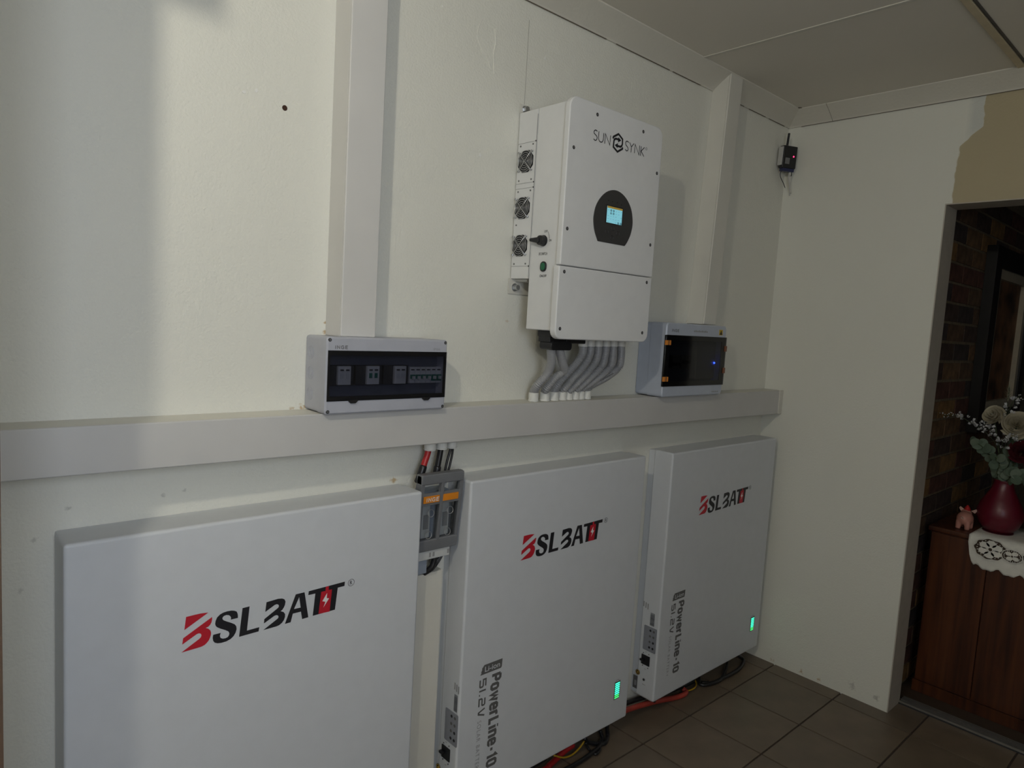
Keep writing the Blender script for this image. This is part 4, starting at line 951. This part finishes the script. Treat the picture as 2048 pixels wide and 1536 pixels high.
# lace doily over the front edge of the chest
dl = empty('lace_doily', (CX, -.805, CZ), 'off-white scalloped lace doily hanging over the front of the chest', 'doily')
M_LACE = mat('off_white_cotton', (.86, .84, .77), .9, var=.06, bump=.3, bscale=400)
M_LACED = mat('lace_openwork_brown', (.06, .04, .028), .9)
def hem(y):   # depth of the hanging part at distance y (metres to the right)
    e = .112 + .007*math.cos(y*2*math.pi/.075) - .004*math.cos(y*2*math.pi/.0375)
    return e*min(1, math.sqrt(max(0, (y+.0005)/.028)) if y < .028 else 1)
vs, fs = [], []
NY, NZ = 70, 12
for i in range(NY+1):
    y = .62*i/NY
    sway = .002*math.sin(y*31)
    line = [(.33*(1-j/4.0)-.004*(j/4.0), .0022) for j in range(5)]
    hz = hem(y)+.012
    line += [(-.0045-.0015*(k/NZ)+sway*(k/NZ), -.002-hz*(k+1)/NZ) for k in range(NZ)]
    inset = [0]*len(line)
    for (px, pz), q in zip(line, inset):
        vs.append((px, -y, pz))
m_ = len(vs)//(NY+1)
fs = [(i*m_+j, (i+1)*m_+j, (i+1)*m_+j+1, i*m_+j+1) for i in range(NY) for j in range(m_-1)]
cl = MB().add(vs, fs).build('cloth', M_LACE, dl, smooth=True)
so = cl.modifiers.new('thickness', 'SOLIDIFY'); so.thickness = .0012
def lace_flower(y, z, R, petals, e):
    f = MB()
    f.flat([(y+R*1.25*math.cos(2*math.pi*k/36)*(1+.05*math.cos(9*2*math.pi*k/36)), z+R*.92*math.sin(2*math.pi*k/36)*(1+.05*math.cos(9*2*math.pi*k/36))) for k in range(36)], -.0102-e, 'x')
    fo = f.build('openwork_ground', M_LACED, dl)
    for k in range(petals):
        a = 2*math.pi*k/petals+.6
        py, pz = y+R*.58*math.cos(a), z+R*.52*math.sin(a)
        MB().prism([(py+R*.40*math.cos(2*math.pi*j/16)*1.02, pz+R*.31*math.sin(2*math.pi*j/16)) for j in range(16)], -.0122-e, -.0106-e, 'x').build('lace_petal', M_LACE, fo)
    MB().torus((-.0125-e, y, z), EX, R*.19, R*.05, 18, 5).build('lace_centre', M_LACE, fo)
    rim = MB()
    rim.ribbon([(y+R*1.36*math.cos(2*math.pi*k/40), z+R*1.02*math.sin(2*math.pi*k/40)) for k in range(41)], .003, -.0112-e, 'x')
    rim.build('lace_rim', M_LACE, fo)
    for k in range(22):
        a = 2*math.pi*k/22
        MB().box(-.0114-e, -.0104-e, y+R*1.05*math.cos(a)-.0016, y+R*1.05*math.cos(a)+.0016, z+R*.80*math.sin(a)-.0016, z+R*.80*math.sin(a)+.0016).build('lace_knot', M_LACE, fo)
lace_flower(-.080, -.040, .044, 6, 0)
lace_flower(-.155, -.046, .026, 4, .0028)
lace_flower(-.245, -.040, .044, 6, 0)

# vase with flowers
VX, VY = 3.475, -.868
va = empty('vase', (VX, VY, CZ+.0038), 'burgundy pear-shaped vase holding artificial flowers on the chest', 'vase')
VP = [(.001, .0), (.040, .0), (.050, .004), (.072, .030), (.083, .060), (.084, .085), (.076, .115), (.058, .150), (.043, .180), (.036, .205), (.035, .218), (.038, .224), (.034, .224), (.031, .205), (.036, .180), (.05, .15)]
MB().lathe(VP, (0, 0, 0), 40).build('bowl', mat('burgundy_glaze', (.12, .006, .018), .34, var=.08), va, smooth=True)
MB().lathe([(.001, -.001), (.055, -.001), (.056, .002), (.001, .003)], (0, 0, 0), 32).build('foot', mat('burgundy_foot', (.09, .01, .02), .4), va)

def petal_mesh(R, rho, ztop, span, curl):
    """a petal: part of a bowl around the flower's axis, with a lip that curls outwards"""
    vs = []; n, m = 7, 8
    for i in range(n+1):
        t = i/n
        for j in range(m+1):
            u = j/m*2-1
            edge = 1-.30*abs(u)**3
            r = rho*math.sin(min(1.0, .12+t*1.1)*math.pi/2) + (curl*R*max(0, t-.72)/.28 if t > .72 else 0)
            z = -.55*R + (ztop*R+.55*R)*t*edge
            r *= 1-.13*u
            z += .10*R*u*t
            vs.append((r*math.cos(u*span/2), r*math.sin(u*span/2), z))
    return MB().add(vs, [(i*(m+1)+j, i*(m+1)+j+1, (i+1)*(m+1)+j+1, (i+1)*(m+1)+j) for i in range(n) for j in range(m)]).mesh('petal')
M_STEM = mat('stem_green', (.05, .07, .03), .6)
def rose(c, R, axis, m, label):
    r = empty('rose', c, label, 'flower', 'flowers in the vase')
    q = Vector((0, 0, 1)).rotation_difference(Vector(axis)).to_matrix().to_4x4()
    for li, (n, rho, zt_, span, curl) in enumerate(((2, .13, .46, 3.6, .0), (3, .30, .52, 2.7, .03), (3, .52, .42, 2.6, .07), (4, .74, .24, 2.1, .10), (5, .92, .02, 1.8, .12))):
        me = petal_mesh(R, R*rho, zt_, span, curl); me.materials.append(m)
        for p in me.polygons: p.use_smooth = True
        for k in range(n):
            o = bpy.data.objects.new('petal', me); COL.objects.link(o); o.parent = r
            o.matrix_local = q @ Matrix.Rotation(2*math.pi*k/n + li*.8, 4, 'Z')
    MB().tube([Vector((0, 0, 0)) - Vector(axis)*R*.2, (Vector((VX, VY, CZ+.235))-Vector(c))*.5+Vector((0, 0, -.005)), Vector((VX, VY, CZ+.16))-Vector(c)], .0028, 6).build('stem', M_STEM, r)
    return r
M_CREAM = mat('cream_petal', (.58, .52, .38), .75, var=.08)
M_DRED = mat('dark_red_petal', (.10, .008, .016), .7, var=.12)
rose((3.42, -.812, 1.245), .040, (-.75, .25, .35), M_CREAM, 'smaller cream rose at the top left of the bouquet')
rose((3.42, -.899, 1.215), .052, (-.92, -.25, .25), M_CREAM, 'large cream rose at the right edge of the photo')
rose((3.43, -.925, 1.105), .045, (-.9, -.2, .2), M_DRED, 'dark red rose below the large cream rose')

M_EUC = [mat('eucalyptus_leaf', c, .65, var=.12) for c in ((.13, .17, .12), (.10, .145, .10))]
def leaf_mesh(R):
    vs = [(0, 0, 0)]; n = 14
    for k in range(n):
        a = 2*math.pi*k/n; vs.append((R*.12*math.sin(a)**2, R*math.cos(a), R*(.95*math.sin(a)) + R*.9))
    vs[0] = (-R*.10, 0, R*.9)
    return MB().add(vs, [(0, 1+k, 1+(k+1) % n) for k in range(n)]).mesh('leaf')
lm = []
for c in M_EUC:
    me = leaf_mesh(.021); me.materials.append(c); lm.append(me)
    for p in me.polygons: p.use_smooth = True
def euc(root, pts, label, seed):
    random.seed(seed)
    e = empty('eucalyptus_sprig', root, label, 'foliage', 'eucalyptus in the vase')
    path = spline([Vector(p)-Vector(root) for p in pts], 6)
    MB().tube(path, .0018, 6).build('stem', M_STEM, e)
    for i, p in enumerate(path[3:]):
        if i % 2: continue
        for s in (-1, 1):
            o = bpy.data.objects.new('leaf', random.choice(lm)); COL.objects.link(o); o.parent = e
            o.location = p; o.rotation_euler = (s*1.25+random.uniform(-.4, .4), random.uniform(-.5, .5), random.uniform(-.6, .6)); k = random.uniform(.7, 1.05); o.scale = (k, k, k)
    return e
vt = (VX, VY, CZ+.20)
euc(vt, [vt, (3.43, -.85, 1.00), (3.40, -.86, 1.045), (3.37, -.85, 1.075)], 'middle eucalyptus sprig above the vase neck', 1)
euc(vt, [vt, (3.43, -.89, .99), (3.40, -.925, 1.02), (3.38, -.95, .985)], 'right eucalyptus sprig drooping beside the vase', 2)
euc(vt, [vt, (3.43, -.84, 1.04), (3.40, -.80, 1.10), (3.39, -.765, 1.125)], 'left eucalyptus sprig under the white blossoms', 3)
euc(vt, [vt, (3.46, -.88, 1.05), (3.46, -.90, 1.14), (3.45, -.93, 1.18)], 'upper eucalyptus sprig behind the cream roses', 4)

M_BLOS = mat('white_blossom', (.55, .55, .55), .8)
bm_ = MB()
for k in range(3):
    a = 2*math.pi*k/3
    def pb_(r, da, z): return (r*math.cos(a+da), r*math.sin(a+da), z)
    bm_.add([pb_(.0008, 0, 0), pb_(.0048, -.85, .006), pb_(.0066, -.55, .0115), pb_(.0058, 0, .0105), pb_(.0066, .55, .0115), pb_(.0048, .85, .006)], [(0, 1, 2, 3), (0, 3, 4, 5)])
blos = bm_.mesh('blossom'); blos.materials.append(M_BLOS)
bud = MB().ellipsoid((0, 0, 0), (.0028, .0028, .0042), 6, 4).mesh('bud'); bud.materials.append(M_BLOS)
def sprig(pts, label, seed, extra=()):
    random.seed(seed)
    e = empty('blossom_sprig', pts[0], label, 'foliage', 'white blossom sprigs in the vase')
    path = spline([Vector(p)-Vector(pts[0]) for p in pts], 8)
    MB().tube(path, .0012, 5).build('stem', M_STEM, e)
    n = len(path)
    for i, p in enumerate(path):
        if i < n*.35 or (i % 2 and i < n*.8): continue
        tip = i > n*.82
        for k in range(2):
            o = bpy.data.objects.new('bud' if tip else 'blossom', bud if tip else blos); COL.objects.link(o); o.parent = e
            o.location = p + Vector((random.uniform(-.012, .012), random.uniform(-.014, .014), random.uniform(-.014, .014)))
            o.rotation_euler = (random.uniform(-1.5, 1.5), random.uniform(-1.2, 1.2), random.uniform(0, 6))
            k_ = random.uniform(.9, 1.35) if not tip else random.uniform(.6, .9); o.scale = (k_, k_, k_)
    return e
sprig([vt, (3.44, -.84, 1.10), (3.41, -.80, 1.165), (3.40, -.745, 1.200), (3.40, -.685, 1.225), (3.40, -.635, 1.215)], 'long white blossom sprig reaching left across the brick wall', 1)
sprig([vt, (3.44, -.85, 1.10), (3.42, -.835, 1.15), (3.41, -.80, 1.19), (3.41, -.775, 1.215)], 'short white blossom sprig below the smaller cream rose', 2)
sprig([vt, (3.45, -.86, 1.15), (3.43, -.862, 1.24), (3.42, -.872, 1.30), (3.42, -.895, 1.335)], 'upright white blossom sprig between the two cream roses', 3)
sprig([vt, (3.43, -.86, 1.08), (3.40, -.862, 1.14), (3.40, -.885, 1.16), (3.40, -.915, 1.165)], 'white blossom sprig under the large cream rose', 4)
gr = empty('grass_plume', (VX, VY, CZ+.2), 'feathery pale grass plume at the top of the bouquet', 'foliage')
pl = [(0, 0, 0), (-.03, .006, .20), (-.045, .012, .34), (-.05, .012, .42)]
MB().tube(spline(pl, 6), .0012, 5).build('stem', M_STEM, gr)
random.seed(9); gm = MB()
for k in range(60):
    t = random.random(); b0 = Vector((-.048, .012, .36+.07*t)); a = random.uniform(0, 6.28); l = .026*(1-.6*t)
    tip = b0 + Vector((l*math.cos(a), l*math.sin(a), l*.9)); s = Vector((-math.sin(a), math.cos(a), 0))*.0012
    gm.add([b0-s, b0+s, tip], [(0, 1, 2)])
gm.build('plume', mat('plume_sage', (.32, .32, .22), .8), gr)['kind'] = 'stuff'

# pig figurine seen from behind
pg = empty('pig_figurine', (3.405, -.762, CZ+.0002), 'small pink pig figurine with a red hat beside the vase', 'figurine')
M_PINK = mat('pink_ceramic', (.52, .24, .19), .5, var=.05)
pb = MB()
pb.ellipsoid((0, 0, .044), (.040, .031, .030), 18, 12)
pb.ellipsoid((.036, .006, .058), (.024, .022, .022), 16, 10)
for (x, y) in ((-.024, .017), (-.024, -.017), (.024, .017), (.024, -.017)):
    pb.cyl((x, y, 0), (x*.9, y*.9, .036), .0095, .0125, 12)
pb.ellipsoid((.060, .008, .054), (.010, .010, .009), 10, 6)
body = pb.build('body', M_PINK, pg, smooth=True)
rm = body.modifiers.new('remesh', 'REMESH'); rm.mode = 'VOXEL'; rm.voxel_size = .0028; rm.use_smooth_shade = True
sm = body.modifiers.new('smooth', 'SMOOTH'); sm.factor = .6; sm.iterations = 6
M_PINK2 = mat('pale_pink_ceramic', (.60, .38, .32), .5)
for s in (-1, 1):
    MB().prism([(s*.010, .074), (s*.030, .086), (s*.034, .078), (s*.026, .066)], .030, .036, 'x').build('ear', M_PINK2, pg, bevel=.0015)
MB().lathe([(.0, .022), (.004, .020), (.010, .010), (.014, .0), (.0, .0)], (.036, .004, .074), 16).build('hat', mat('red_felt', (.42, .012, .012), .7), pg, smooth=True)
tl = MB(); tl.tube([(-.039-.004*t/6, .004*math.cos(t), .052+.004*math.sin(t)) for t in [i*.5 for i in range(16)]], .0018, 6); tl.build('tail', M_PINK2, pg, smooth=True)

# ================================================================ CEILING LAMP beside the photographer
lp = empty('ceiling_lamp', (-.262, -1.19, CEIL), 'small round ceiling lamp just outside the photo, left of the camera', 'lamp')
MB().lathe([(.0, 0), (.055, 0), (.055, -.012), (.040, -.022), (.020, -.030), (.020, -.045), (.0, -.045)], (0, 0, 0), 28).build('fitting', M_PVC, lp)
M_BULB = emit('warm_bulb_glass', (1.0, 0.945, 0.79), LAMP_STRENGTH)
MB().ellipsoid((0, 0, -.072), (.028, .028, .030), 10, 6).build('bulb', M_BULB, lp, smooth=True)
